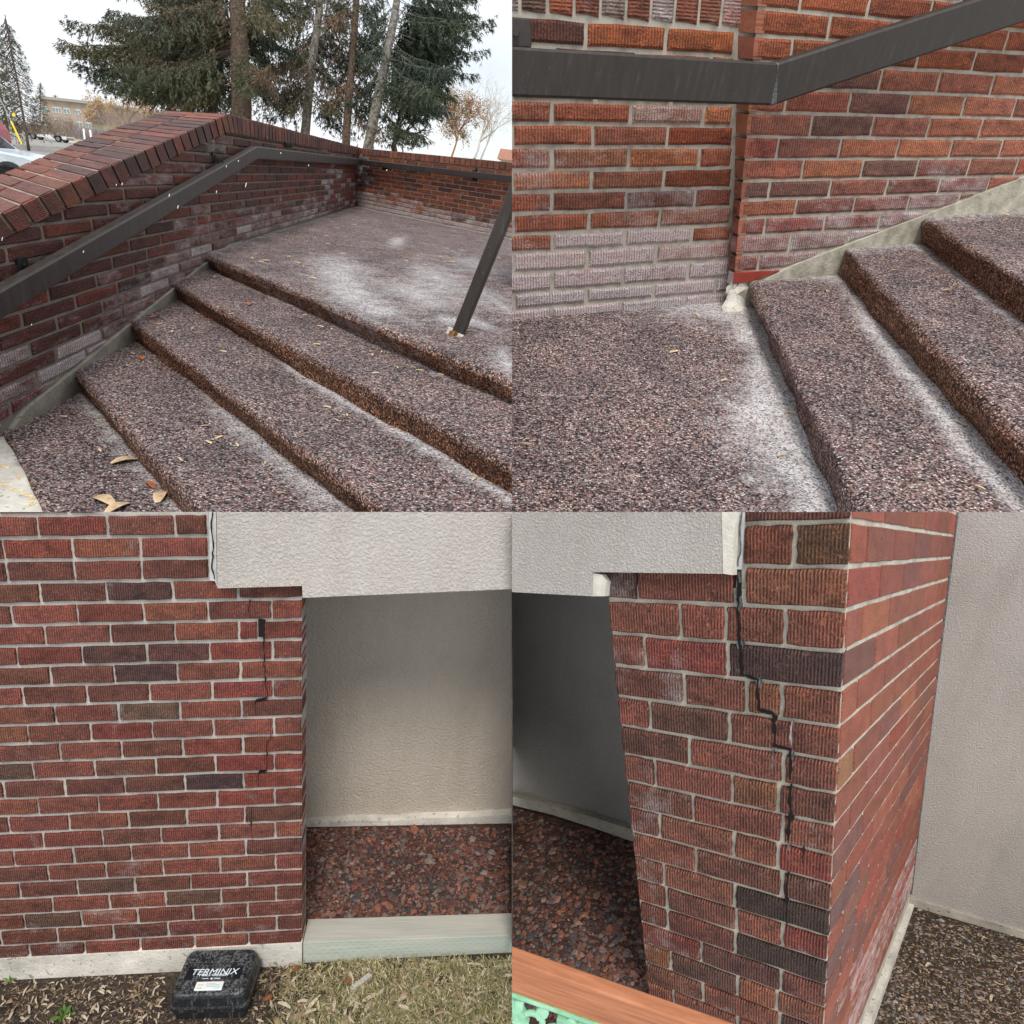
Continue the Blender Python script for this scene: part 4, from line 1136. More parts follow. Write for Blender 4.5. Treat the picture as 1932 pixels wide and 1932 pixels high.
# =================================================================== TOP RIGHT: wall with a jog, bent rail, steps
rr = random.Random(21)
nT = TR.B @ V((0, 0, 0)); _n = TR.W.cross(TR.Z)
if _n.z > 0: _n = -_n
NTR = TR.Bi @ _n
EP = -.06
FR1 = Face(TR, (0, 0, 0), (1, 0, 0), (0, 0, 1), NTR)
FR2 = Face(TR, (0, EP, 0), (1, 0, 0), (0, 0, 1), NTR)
tw1 = thing('brick_wall', 'recessed ribbed red brick wall with white salt on its lowest courses, left of the jog', 'wall', TR.P(-.5, 0, -.13))
tw2 = thing('brick_wall', 'projecting red brick wall right of the jog, cut below by the stair stringer', 'wall', TR.P(.8, EP, -.1))
e2a = TR.wall(894, 425, EP); e2b = TR.wall(848, 960, EP)
def edge1(z): return -.012 - .150 * z        # recessed wall meets the return
def edge2(z):                                # outer arris of the return
    return e2a.x + (e2b.x - e2a.x) * (z - e2a.z) / (e2b.z - e2a.z)
PTR = [(4, (0.338, 0.115, 0.066)), (3, (0.275, 0.105, 0.064)), (0.8, (0.18, 0.079, 0.057)), (1.2, (0.401, 0.143, 0.075)), (0.8, (0.264, 0.087, 0.065))]
mk('mortar', *hexa([FR1.P(-1.6, -.4, -.4), FR1.P(.3, -.4, -.4), FR1.P(.3, -.4, 0), FR1.P(-1.6, -.4, 0)], [FR1.P(-1.6, 1.1, -.4), FR1.P(.3, 1.1, -.4), FR1.P(.3, 1.1, 0), FR1.P(-1.6, 1.1, 0)]), MO_TR, tw1, clip=TR.clip)
zl = [.709, .644, .578, .513, .4538, .394, .3315, .27, .21, .15, .0960, .0326, -.0310, -.0840, -.137]
w205, w700, w75, w580 = TR.wall(200, 915).x, TR.wall(705, 915).x, TR.wall(60, 990).x, TR.wall(585, 990).x
ja = TR.wall(460, 425).x; jb = TR.wall(310, 510).x; MOD = .2655
for k in range(len(zl) - 1):
    t1, t0 = zl[k] - .006, zl[k + 1] + .006
    if k == 0: base = TR.wall(597, 90).x
    else: base = ja if k % 2 == 1 else jb
    x = base - 6 * MOD + rr.uniform(-.006, .006)
    we = edge1((t0 + t1) / 2) - .022
    while x < we - .03:
        x1 = min(x + MOD - .014, we)
        if k > 0 and we - x1 < .05 and x1 < we: x1 = we
        low = max(0, k - 8) / 5.0
        sal = 0.04
        if k >= 9: sal = .42 + .14 * (k - 9) + rr.choice((-.2, -.05, .1, .35))
        if k >= 12: sal = .95 + .12 * (k - 12) + rr.uniform(-.2, .15)
        elif k >= 5: sal = .06 + .05 * (k - 5) + rr.choice((0, 0, 0, .2))
        if k == 3 and -.62 < x < -.40: sal = .55
        c = pick(PTR, rr)
        if k in (4, 6) and x > -.45: c = (.20, .055, .026)
        if k < 2: c = [(.10, .04, .03), (.30, .085, .038), (.33, .10, .042)][min(2, int((x + 1.0) / .28))] if x > -1.0 else DRK
        if k >= 11: c = (.24, .085, .065) if rr.random() < .7 else (.12, .055, .045)
        cw = (x + x1) / 2
        if k == 9: sal = .95 if w205 < cw < w700 else .25
        if k == 10: sal = .90 if w75 < cw < w580 else .55
        if k == 11: sal = .82 + rr.uniform(-.1, .1)
        brick(FR1, [(x, t0), (x1, t0), (x1 - .0, t1), (x, t1)], tw1, MB_TR, c, sal, .013, .08, .008, .0022, 3, (1 / MOD, 1 / .06, False), rr)
        x = x1 + .014
        if x1 >= we - .001: break
# soldier course on top
x = TR.wall(889, 60).x - .02
while x > -1.45:
    c = pick([(3, (.27, .085, .045)), (2, (.20, .072, .045)), (1, (.16, .09, .065))], rr)
    brick(FR1, [(x - .071, .722), (x, .716), (x, .945), (x - .071, .945)], tw1, MB_TR, c, rr.choice((.05, .2, .5)), .013, .08, .008, .002, 2, (1 / .071, 1 / .24, True), rr, name='soldier_brick')
    x -= .0815
# projecting wall
pf = [(edge2(-.3) , -.3), (2.6, -.3), (2.6, 1.15), (edge2(1.15), 1.15)]
a_ = [TR.P((edge1(z) if x < 1 else x), .0, z) for x, z in pf]; b_ = [TR.P(x, EP, z) for x, z in pf]
mk('mortar', *hexa(a_, b_), MO_TR, tw2, clip=TR.clip)
zr = [1.09, 1.025, .96, .895, .83, .766, .701, .635, .567, .498, .430, .364, .300, .241, .183, .125, .060, .002, -.055]
pa = TR.wall(1130, 475, EP).x; pb_ = TR.wall(1240, 555, EP).x; MD2 = TR.wall(1360, 475, EP).x - pa
spx = [(840, 1090), (1015, 1018), (1240, 938), (1590, 798), (1932, 668), (2200, 560)]
spz = [TR.wall(x, y, EP - .012) for x, y in spx]
sl_k = (spz[-2].z - spz[1].z) / (spz[-2].x - spz[1].x)
PT2 = [(4, (0.377, 0.134, 0.085)), (2, (0.294, 0.117, 0.081)), (1.0, (0.195, 0.094, 0.075)), (1.5, (0.419, 0.153, 0.09)), (1, (0.366, 0.111, 0.079))]
for k in range(len(zr) - 1):
    t1, t0 = zr[k] - .005, zr[k + 1] + .0055
    x = (pa if k % 2 == 1 else pb_) - 4 * MD2 + rr.uniform(-.005, .005)
    while x < 2.2:
        p = [(x, t0), (x + MD2 - .012, t0), (x + MD2 - .012, t1), (x, t1)]
        x += MD2
        e0_ = edge2((t0 + t1) / 2) + .002
        p = cliph(p, 1, 0, -e0_)
        p = cliph(p, -sl_k, 1, -(spz[1].z - sl_k * spz[1].x) - .004)
        if len(p) < 3 or abs(area(p)) < 2e-4: continue
        hb = (t0 - (spz[1].z + sl_k * (p[0][0] - spz[1].x)))
        sal = .03
        if hb < .22 and p[0][0] < .9: sal = .58 * (1 - hb / .30) + rr.uniform(-.08, .1)
        c = pick(PT2, rr)
        if sal > .2: c = (.24, .090, .072)
        if k < 7: c = pick([(3, (.30, .088, .042)), (2, (.26, .078, .042))], rr)
        brick(FR2, p, tw2, MB_TR, c, sal, .012, .08, .008, .002, 3, (1 / MD2, 1 / .064, False), rr)
    # the return (brick ends facing left)
    zc = (t0 + t1) / 2
    if zc < -.03: continue
    A = V((edge1(zc) - .004, -.001, 0)); 
    q = [(edge1(t0), .004, t0), (edge2(t0) , EP - .006, t0), (edge2(t1), EP - .006, t1), (edge1(t1), .004, t1)]
    q2 = [(a + .03, b, c_) for a, b, c_ in q]
    q = [(a - .004, b, c_) for a, b, c_ in q]
    vs = [TR.P(*v) for v in q2] + [TR.P(*v) for v in q]
    o = mk('return_brick', vs, BOXF, MB_SM, tw2, clip=TR.clip, uv=[(0, 0), (.4, 0), (.4, 1), (0, 1)] * 2, color=(*jcol((.38, .145, .088), rr), .25 if zc < .3 else .04))
# broken red brick at the very foot of the jog
q = [TR.wall(*p, EP - .01) for p in ((838, 1030), (1010, 1022), (905, 1062), (838, 1070))]
o = mk('broken_brick', [TR.P(v.x, EP, v.z) for v in q] + [TR.P(v.x, EP - .012, v.z) for v in q], BOXF, MB_SM, tw2, uv=[(0, 0), (1, 0), (.5, 1), (0, 1)] * 2, color=(.30, .045, .028, .05))
# ---- stairs
ts = thing('staircase', 'brown pebbled landing with three steps climbing to the right, whitened along their feet', 'steps', TR.P(.2, -.6, -.2))
TZ = [-.120, -.030, .066, .165]; TN = [None, .060, .472, .846]; TF = [.080, .486, .862, 1.7]
def tsal(k):
    def f(w, e, z, ri):
        dw = TF[k] - w
        near = max(0, 1 + (e - EP) / .16) if e > -.3 else 0
        s = .10
        if k == 0:
            wob = .02 * math.sin(e * 9) + .015 * math.sin(e * 23 + 1)
            s += 1.3 * math.exp(-((dw - .03 + wob) / .075) ** 2) * (1 if e > -1.9 else .8) + .35 * math.exp(-((dw - .12) / .13) ** 2) * (.6 + .4 * math.sin(e * 5 + 1))
            s += .75 * math.exp(-((e + .05) / .16) ** 2) * max(0, min(1, (w + .55) / .45))
            s += .35 * math.exp(-((w + .10) / .10) ** 2 - ((e + .95) / .22) ** 2)
        elif k == 1:
            s += 1.2 * math.exp(-((dw - .03 + .01 * math.sin(e * 14)) / .055) ** 2) * max(.25, min(1, -e / .7)) + .9 * near * max(0, min(1, 1 - dw / .45 + .2)) * .7
        else:
            s += .6 * math.exp(-((dw - .02) / .03) ** 2) + .7 * near
        if ri > .3: s *= .35
        rust = ri * (.95 if k >= 2 else .35)
        conc = max(0, 1 + (e - EP) / .055) if (e > EP - .055 and w > -.02) else 0
        if k == 0: conc = max(conc, max(0, 1 - math.hypot((w - .0) / .08, (e - EP) / .16)))
        return (min(1, s), rust, min(1, conc * .8))
    return f
p0 = [(TF[0] + .04, TZ[0], 0, 1), (TF[0] + .04, -.5, 0, 0), (-1.5, -.5, 0, 0), (-1.5, TZ[0], 0, 1)]
p0 = p0[:3] + [(-1.5 + (TF[0] + .04 + 1.5) * i / 60, TZ[0], 0, 1) for i in range(60)] + [p0[0]]
p0 = [p0[1], p0[2]] + p0[3:]
sweep_steps(TR, 'landing', p0, .0, -2.9, 120, tsal(0), AGG_TR, ts)
for k in (1, 2, 3):
    pr = step_profile(TN[k], TZ[k], TF[k - 1], TZ[k - 1], TF[k] + .03, -.5 - .01 * k, 16, r=.020)
    sweep_steps(TR, 'step', pr, .0, -3.6, 140, tsal(k), AGG_TR, ts)
zb_ = lambda x: spz[1].z + sl_k * (x - spz[1].x)
sp2 = [(.0, -.30), (2.6, -.30), (2.6, zb_(2.6)), (.25, zb_(.25)), (.12, zb_(.12) - .012), (.045, -.055), (.0, -.075)]
mk('stringer', [TR.P(x, EP + .02, z) for x, z in sp2] + [TR.P(x, EP - .022, z) for x, z in sp2], [tuple(range(6, -1, -1)), tuple(range(7, 14))] + [(i, (i + 1) % 7, 7 + (i + 1) % 7, 7 + i) for i in range(7)], plain('stringer_cement', (.42, .38, .29), .95, .35, 7, bs=.5, bd=.02, c2=(.56, .53, .44)), ts, clip=TR.clip)
r9 = random.Random(77); nu, nv_ = 14, 14; vs = []
for back in (0, 1):
    for i in range(nu + 1):
        for j in range(nv_ + 1):
            u, v = i / nu, j / nv_
            wv = -.045 + .115 * u + .012 * math.sin(v * 7)
            th = v * math.pi / 2; ra = .085 * (.55 + .45 * math.sin(u * math.pi)) * (1.25 - .4 * u)
            e_ = EP - .004 - ra * (1 - math.cos(th)) * 1.1; z_ = -.121 + ra * 1.15 * (1 - math.sin(th))
            k_ = r9.uniform(-.004, .004) if not back else 0
            vs.append(TR.P(wv + k_, e_ + (.02 if back else k_), z_ - (.02 if back else -k_)))
n_ = (nu + 1) * (nv_ + 1); fs = []
for i in range(nu):
    for j in range(nv_):
        q = i * (nv_ + 1) + j; fs.append((q, q + 1, q + nv_ + 2, q + nv_ + 1)); fs.append(tuple(n_ + t for t in (q + nv_ + 1, q + nv_ + 2, q + 1, q)))
mk('crumbled_mortar', vs, fs, CONC_W, ts, clip=TR.clip)
# ---- handrail
th = thing('handrail', 'thick brown square tube handrail that bends upward to the right, bolted to the brick', 'handrail', TR.P(0, -.16, .55))
er = -.17
def mid(pa_, pb__):
    a = TR.wall(*pa_, er); b = TR.wall(*pb__, er); return ((a.x + b.x) / 2, er, (a.z + b.z) / 2), (a - b).length
q0, h0 = mid((-60, 168), (-60, 366)); q1, h1 = mid((958, 238), (992, 394)); q2, h2 = mid((1560, 46), (1610, 190))
q3 = tuple(q1[i] + (q2[i] - q1[i]) * 2.6 for i in range(3))
nR = M @ _n
square_rail('rail', TR, [q0, q1, q3], (h0 + h1) / 2 * .93 * S * KT, .145, [nR] * 3, th)
bd = (V(q1) - V(q0)).normalized()
square_rail('weld_seam', TR, [tuple(V(q1) - bd * .004), q1, tuple(V(q1) + (V(q3) - V(q1)).normalized() * .004)], (h0 + h1) / 2 * .93 * S * KT * 1.018, .150, [nR] * 3, th, CAULK)
p = TR.wall(20, 122, 0)
BRK = plain('brown_bracket_paint', (.06, .05, .046), .5, .2)
o = mk('bracket', *bevel_box(TR.P(p.x, -.012, p.z), TR.D(.085, 0, 0), TR.D(0, .018, 0), TR.D(0, 0, .066), .2), BRK, th, clip=TR.clip)
p = TR.wall(18, 123, -.02); mk('bolt', *tube([TR.P(p.x, -.02, p.z), TR.P(p.x, -.034, p.z)], .027, 6), BRK, o, clip=TR.clip)
# ---- seeds
upR = TR.D(0, 0, 1).normalized()
for (x, y) in ((52, 1678), (437, 1515), (1048, 1560), (610, 1330), (408, 1265), (800, 1437), (1018, 1720), (958, 1335), (607, 1167), (758, 1195), (1757, 1842), (1690, 1600), (1615, 1510), (1295, 1170), (1185, 1100), (1222, 1128), (1440, 1022), (1533, 920), (1640, 1097), (1860, 812), (850, 1243), (700, 1190)):
    for k in (0, 1, 2, 3):
        p = TR.floor(x, y, TZ[k])
        lo = -1.5 if k == 0 else TN[k] + .02
        if lo < p.x < TF[k] and p.y < EP - .005:
            scatter(rr.choice(SEEDS), TR.P(p.x, p.y, TZ[k] + .003), upR, rr.uniform(0, 6.28), 'dry_seed', 'small golden winged seed lying on the pebbled steps below the bent handrail', 'seed', 'winged seeds below the bent handrail', 1.0); break

# =================================================================== BOTTOM LEFT: brick wall, stucco beam, recess with lava rock
rb = random.Random(41)
_n = BL.W.cross(BL.Z)
if _n.z > 0: _n = -_n
NBL = BL.Bi @ _n
FB = Face(BL, (0, 0, 0), (1, 0, 0), (0, 0, 1), NBL)
def fpoly(fr, face_e, px, name, m, parent, back, side=None, **k):
    """solid whose front outline is read on the plane e = face_e and which reaches back by `back` along E"""
    q = [fr.wall(x, y, face_e) for x, y in px]
    return poly3(fr, [(p.x, face_e + back, p.z) for p in q], [(p.x, face_e, p.z) for p in q], name, m, parent, **k)
bw = thing('brick_wall', 'large ribbed red brick wall with a thin crack, standing on a concrete foundation', 'wall', BL.P(-.5, 0, 0))
fpoly(BL, 0, [(-800, -60), (784, -60), (800, 262), (1139, 262), (1139, 1640), (-800, 1742)], 'mortar', MO_BL, bw, .06)
CB = .0545; MODB = .1478
PBL = [(5, (0.237, 0.078, 0.056)), (4, (0.18, 0.068, 0.049)), (0.45, (0.1, 0.048, 0.041)), (1.2, (0.278, 0.1, 0.063)), (1.0, (0.225, 0.062, 0.046)), (0.5, (0.147, 0.082, 0.056))]
wj = BL.wall(782, 120, 0).x
hole = BL.wall(985, 440, 0)
for k in range(0, 25):
    t0, t1 = k * CB + .0055, (k + 1) * CB - .0055
    top = k >= 21
    xr = wj if top else 0.0
    off = (MODB * .47 if k % 2 == 1 else 0)
    if k >= 21: off = MODB * (.46 if k in (23,) else 0)
    x1 = xr; first = True
    while x1 > -1.25:
        L = (off if (first and off) else MODB)
        x0 = x1 - L
        p0, p1 = x0 + .0035, x1 - (.0035 if not first else 0)
        j_ = rb.uniform(-.0015, .0015)
        c = pick(PBL, rb)
        if 9 <= k <= 12 and p0 > -.4: c = pick([(2, (.235, .060, .043)), (1, (.19, .060, .041))], rb)
        if k == 17 and -.62 < p0 < -.28: c = (.125, .055, .046)
        if k == 16 and -.52 < p0 < -.38: c = (.11, .052, .046)
        if k == 10 and -.36 < p0 < -.2: c = (.10, .048, .046)
        sal = rb.choice((0, 0, .06, .12)) + (.12 if k < 3 else 0)
        if k == 18 and p0 < hole.x < p1:
            brick(FB, [(p0, t0), (hole.x - .008, t0), (hole.x - .008, t1), (p0, t1)], bw, MB_BL, c, sal, .008, .05, .0035, .0014, 4, (1 / MODB, 1 / CB, False), rb)
            brick(FB, [(hole.x + .008, t0), (p1, t0), (p1, t1), (hole.x + .008, t1)], bw, MB_BL, c, sal, .008, .05, .0035, .0014, 4, (1 / MODB, 1 / CB, False), rb)
        else:
            brick(FB, [(p0 + j_, t0), (p1, t0), (p1, t1), (p0 + j_, t1)], bw, MB_BL, c, sal, .008, .05, .0035, .0014, 4, (1 / MODB, 1 / CB, False), rb)
        x1 = x0; first = False
q = [BL.wall(*p, -.008) for p in ((974, 408), (999, 412), (998, 470), (975, 472))]
mk('hole', [BL.P(v.x, .05, v.z) for v in q] + [BL.P(v.x, -.0085, v.z) for v in q], BOXF, GAP, bw)  # solid dark block painted as the shade of a missing joint
def crack(fr, e, pts, w0, w1, name, m, parent, th=.012):
    vs = []; n = len(pts); r = random.Random(3); e -= .0032
    for i, (x, y) in enumerate(pts):
        w = (w0 + (w1 - w0) * i / (n - 1)) * r.uniform(.35, 1.35) * min(1, .2 + i * .3, .2 + (n - 1 - i) * .3)
        d = (pts[min(n - 1, i + 1)][0] - pts[max(0, i - 1)][0], pts[min(n - 1, i + 1)][1] - pts[max(0, i - 1)][1]); L = math.hypot(*d)
        nx, ny = d[1] / L * w / 2, -d[0] / L * w / 2
        a = fr.wall(x - nx, y - ny, e); b = fr.wall(x + nx, y + ny, e)
        vs += [fr.P(a.x, e, a.z), fr.P(b.x, e, b.z), fr.P(b.x, e + th, b.z), fr.P(a.x, e + th, a.z)]
    fs = []
    for i in range(n - 1):
        for k in range(4): fs.append((i * 4 + k, i * 4 + (k + 1) % 4, i * 4 + 4 + (k + 1) % 4, i * 4 + 4 + k))
    fs += [(3, 2, 1, 0), tuple(n * 4 - 4 + k for k in range(4))]
    return mk(name, vs, fs, m, parent, clip=fr.clip)
def wig(pts, n=4, a=3, seed=1):
    r = random.Random(seed); out = []
    for i in range(len(pts) - 1):
        for j in range(n):
            t = j / n; out.append((pts[i][0] + (pts[i + 1][0] - pts[i][0]) * t + r.uniform(-a, a) * (j > 0), pts[i][1] + (pts[i + 1][1] - pts[i][1]) * t))
    return out + [pts[-1]]
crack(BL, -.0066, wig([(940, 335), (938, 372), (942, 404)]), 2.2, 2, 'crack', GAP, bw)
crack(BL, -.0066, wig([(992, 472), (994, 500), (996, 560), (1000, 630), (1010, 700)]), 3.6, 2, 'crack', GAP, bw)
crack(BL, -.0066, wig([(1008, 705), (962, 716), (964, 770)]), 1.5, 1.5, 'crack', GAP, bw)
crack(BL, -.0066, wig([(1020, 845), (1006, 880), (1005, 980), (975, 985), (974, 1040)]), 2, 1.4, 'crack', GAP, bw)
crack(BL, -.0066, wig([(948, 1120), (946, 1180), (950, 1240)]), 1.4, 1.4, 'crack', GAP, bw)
# foundation
cf = fpoly(BL, -.012, [(-800, 1731), (1139, 1627), (1139, 1730), (-800, 1850)], 'concrete_foundation', CONC_W, None, .06)
tag(cf, 'rough chipped pale concrete foundation under the large brick wall', 'foundation')
# beam with notch
bm_ = thing('stucco_beam', 'pale rough stucco beam over the recess, notched above the cracked brick wall', 'beam', BL.P(.3, -.03, 1.1))
beam = [(818, -40), (820, 288), (1140, 279), (1142, 324), (1300, 317), (1600, 305), (1990, 288), (1990, -40)]
fpoly(BL, -.035, beam, 'beam_body', ST_BL, bm_, .22)
fpoly(BL, -.018, [(788, -40), (793, 258), (812, 262), (818, 282), (815, -40)], 'sealant_joint', CAULKP, bm_, .05)
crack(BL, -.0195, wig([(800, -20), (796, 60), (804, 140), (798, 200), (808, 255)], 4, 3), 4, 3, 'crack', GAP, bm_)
# recess
tag(fpoly(BL, .50, [(960, 200), (1990, 150), (1990, 1150), (1500, 1163), (1145, 1175), (960, 1182)], 'stucco_wall', ST_BACK, None, .12), 'beige stucco back wall of the recess, shaded along its top and left', 'wall')
tag(fpoly(BL, .470, [(1000, 1181), (1145, 1177), (1330, 1165), (1480, 1166), (1600, 1156), (1760, 1152), (1990, 1138), (1990, 1200), (1000, 1230)], 'footing_strip', CONC_W, None, .06), 'cracked whitish concrete footing along the base of the beige recess wall', 'footing')
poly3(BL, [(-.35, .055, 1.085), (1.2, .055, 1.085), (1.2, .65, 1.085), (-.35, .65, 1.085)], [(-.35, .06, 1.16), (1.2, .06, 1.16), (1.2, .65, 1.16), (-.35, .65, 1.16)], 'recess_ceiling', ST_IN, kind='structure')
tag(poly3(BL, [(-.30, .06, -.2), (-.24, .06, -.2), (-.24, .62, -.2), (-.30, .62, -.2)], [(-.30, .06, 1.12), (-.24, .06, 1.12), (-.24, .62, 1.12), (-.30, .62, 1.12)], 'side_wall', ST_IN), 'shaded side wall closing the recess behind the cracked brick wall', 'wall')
# planter timber
pq = [BL.wall(*p, -.004) for p in ((1144, 1625), (1990, 1597), (1990, 1660), (1144, 1715))]
def timber_mat(name, top, green, incise=True):
    m, t, b = mat(name)
    co = N(t, 'ShaderNodeTexCoord').outputs['UV']
    g = noise(t, mapv(t, co, (3, 60, 1)), 1.0, 5, .6, .4)
    c = ramp(t, g, [(.3, tuple(x * .72 for x in green)), (.55, green), (.75, top)])
    big = noise(t, mapv(t, co, (3, 4, 1)), 1.0, 4)
    c = mixc(t, ramp(t, big, [(.35, 0), (.7, .75)]), c, top)
    h = g
    if incise:
        br = N(t, 'ShaderNodeTexBrick', {0: mapv(t, co, (1, 1, 1)), 'Scale': 1.0, 'Mortar Size': .006, 'Brick Width': .035, 'Row Height': .115})
        sl = N(t, 'ShaderNodeSeparateXYZ', {0: co})
        fx = math_(t, 'FRACT', math_(t, 'ADD', math_(t, 'MULTIPLY', sl.outputs[0], 26.0), math_(t, 'MULTIPLY', math_(t, 'FLOOR', math_(t, 'MULTIPLY', sl.outputs[1], 7.0)), .5)))
        fy = math_(t, 'FRACT', math_(t, 'MULTIPLY', sl.outputs[1], 7.0))
        d = math_(t, 'MULTIPLY', math_(t, 'LESS_THAN', fx, .5), math_(t, 'LESS_THAN', math_(t, 'ABSOLUTE', math_(t, 'SUBTRACT', fy, .5)), .07))
        c = mixc(t, math_(t, 'MULTIPLY', d, .35), c, (.14, .17, .14))
        h = math_(t, 'SUBTRACT', g, d)
    t.links.new(c, b.inputs['Base Color']); b.inputs['Roughness'].default_value = .85
    bump(t, b, h, .4, .006)
    return m
TIM = timber_mat('green_treated_timber', (.56, .54, .47), (.43, .50, .43))
TIMT = timber_mat('weathered_timber_top', (.50, .47, .41), (.43, .42, .37), False)
pt = thing('planter_timber', 'pale green pressure treated timber edging the lava rock bed', 'timber', BL.P(.3, 0, -.08))
A = [(p.x, -.004, p.z) for p in pq]
Bk = [(p.x, .075, p.z) for p in pq]
u4 = [(0, 1), (1, 1), (1, 0), (0, 0)]
mk('front_face', [BL.P(*p) for p in [(a[0], a[1] + .012, a[2]) for a in A]] + [BL.P(*p) for p in A], BOXF, TIM, pt, uv=u4 + u4, clip=BL.clip)
T1 = [(A[0][0], -.002, A[0][2] - .006), (A[1][0], -.002, A[1][2] - .006), (A[1][0], .072, A[1][2] - .006), (A[0][0], .072, A[0][2] - .006)]
mk('top_face', [BL.P(p[0], p[1], p[2] - .05) for p in T1] + [BL.P(p[0], p[1], p[2] + .0075) for p in T1], BOXF, TIMT, pt, uv=[(0, 0), (1, 0), (1, .6), (0, .6)] * 2, clip=BL.clip)
# ---- ground and gravel
def plane3(a, b, c): n = (b - a).cross(c - a).normalized(); return n, a
def on_plane(fr, x, y, pl):
    r = ray(fr.q, x, y); w = M @ r
    return CAM + w * ((pl[1] - CAM).dot(pl[0]) / w.dot(pl[0]))
def soil_mat(name, a, b_, sc_):
    m, t, b = mat(name)
    co = N(t, 'ShaderNodeTexCoord').outputs['Object']
    n = noise(t, co, sc_, 8, .7); f = noise(t, co, sc_ * 7, 4, .6)
    c = ramp(t, n, [(.3, a), (.7, b_)])
    c = mixc(t, .8, c, ramp(t, f, [(.3, .45), (.7, 1.4)]), 'MULTIPLY')
    t.links.new(c, b.inputs['Base Color']); b.inputs['Roughness'].default_value = .95
    b.inputs['Specular IOR Level'].default_value = .15
    bump(t, b, math_(t, 'ADD', n, f), .9, .03)
    return m
SOIL = soil_mat('dark_litter_soil', (.035, .026, .020), (.095, .075, .055), 9)
SOILR = soil_mat('brown_garden_soil', (.040, .030, .022), (.11, .085, .06), 10)
LAVAB = soil_mat('lava_fines', (.055, .030, .026), (.15, .085, .07), 12)
gw = [BL.wall(-80, 1772, -.012), BL.wall(1990, 1668, -.012)]
a = BL.P(gw[0].x, -.012, gw[0].z); b = BL.P(gw[1].x, -.012, gw[1].z)
fw = BL.D(0, -.5, 0); PGL = plane3(a, b, a + fw)
ar = (b - a)
gv = [a - ar * .6 - fw * .06, b + ar * .1 - fw * .06, b + ar * .1 + fw, a - ar * .6 + fw]
upB = PGL[0] if PGL[0].z > 0 else -PGL[0]
mk('litter_ground', [p - upB * .1 for p in gv] + gv, BOXF, SOIL, None, clip=BL.clip, kind='structure')
def rock(m_, P, up, s, r, cs, flat=.7):
    """low uneven stone"""
    a = up.orthogonal().normalized(); b = up.cross(a); th = r.uniform(0, 6.28)
    a, b = a * math.cos(th) + b * math.sin(th), b * math.cos(th) - a * math.sin(th)
    n = r.choice((5, 5, 6)); vs = []
    sx, sy = s * r.uniform(.7, 1.3), s * r.uniform(.6, 1.0)
    for lev, (k, hgt) in enumerate(((.8, -.2), (1.0, .25), (.62, .62))):
        for i in range(n):
            q = 2 * math.pi * i / n + lev * .3
            vs.append(P + a * (sx * k * math.cos(q) * r.uniform(.75, 1.2)) + b * (sy * k * math.sin(q) * r.uniform(.75, 1.2)) + up * (s * flat * hgt * r.uniform(.7, 1.3)))
    fs = []
    for L in range(2):
        for i in range(n): fs.append((L * n + i, L * n + (i + 1) % n, (L + 1) * n + (i + 1) % n, (L + 1) * n + i))
    fs.append(tuple(2 * n + i for i in range(n)))
    c = r.choice(cs); k = r.uniform(.65, 1.35)
    m_.add(vs, fs, tuple(x * k for x in c))
LAV = [(.15, .055, .044), (.12, .052, .043), (.20, .078, .056), (.085, .042, .036), (.17, .095, .08), (.06, .045, .042), (.15, .115, .10), (.24, .10, .058), (.05, .052, .058), (.20, .155, .13)]
l0 = BL.P(-.30, .05, -.012); l1 = BL.P(1.1, .05, -.058); l2 = BL.P(-.30, .55, -.008)
PLV = plane3(l0, l1, l2)
upV_ = PLV[0] if PLV[0].z > 0 else -PLV[0]
lv = [l0, l1, l1 + (l2 - l0), l2]
mk('lava_rock_bed', [p - upV_ * .1 for p in lv] + lv, BOXF, LAVAB, None, clip=BL.clip, kind='structure')
m_ = MB(); r = random.Random(8)
for i in range(12500):
    x, y = r.uniform(1120, 1945), 1192 + 385 * r.random() ** .9
    P = on_plane(BL, x, y, PLV)
    s = abs(r.gauss(0, .0034)) + .0021
    mid_ = math.exp(-((x - 1560) / 260) ** 2 - ((y - 1370) / 110) ** 2)
    if r.random() < mid_ * .85: s *= .45
    if r.random() < .012: s *= 1.9
    if x < 1930 - s * 1500: rock(m_, P, upV_, s * S, r, LAV)
m_.build('lava_rocks', MROCK, None, col=True, clip=BL.clip, kind='stuff')
LEAF_T = plain('bleached_leaf', (.46, .38, .27), .85, .3, 25, c2=(.66, .58, .46))
LEAF_B = plain('brown_leaf', (.26, .17, .10), .85, .35, 25, c2=(.40, .28, .17))
LM = [seed_mesh('leaf', .055, .013, LEAF_T, .006, r), seed_mesh('leaf', .07, .016, LEAF_T, .010, r), seed_mesh('leaf', .045, .020, LEAF_B, .010, r), seed_mesh('leaf', .06, .012, LEAF_B, .006, r)]
def tilt_scatter(me, P, up, r, *a, sc_=1.0):
    u2 = (up + vr(r, .28)).normalized()
    return scatter(me, P + up * .008, u2, r.uniform(0, 6.28), *a, sc_)
bx = lambda x, y: 625 < x < 955 and 1640 < y < 1925
r = random.Random(12); nl = 0
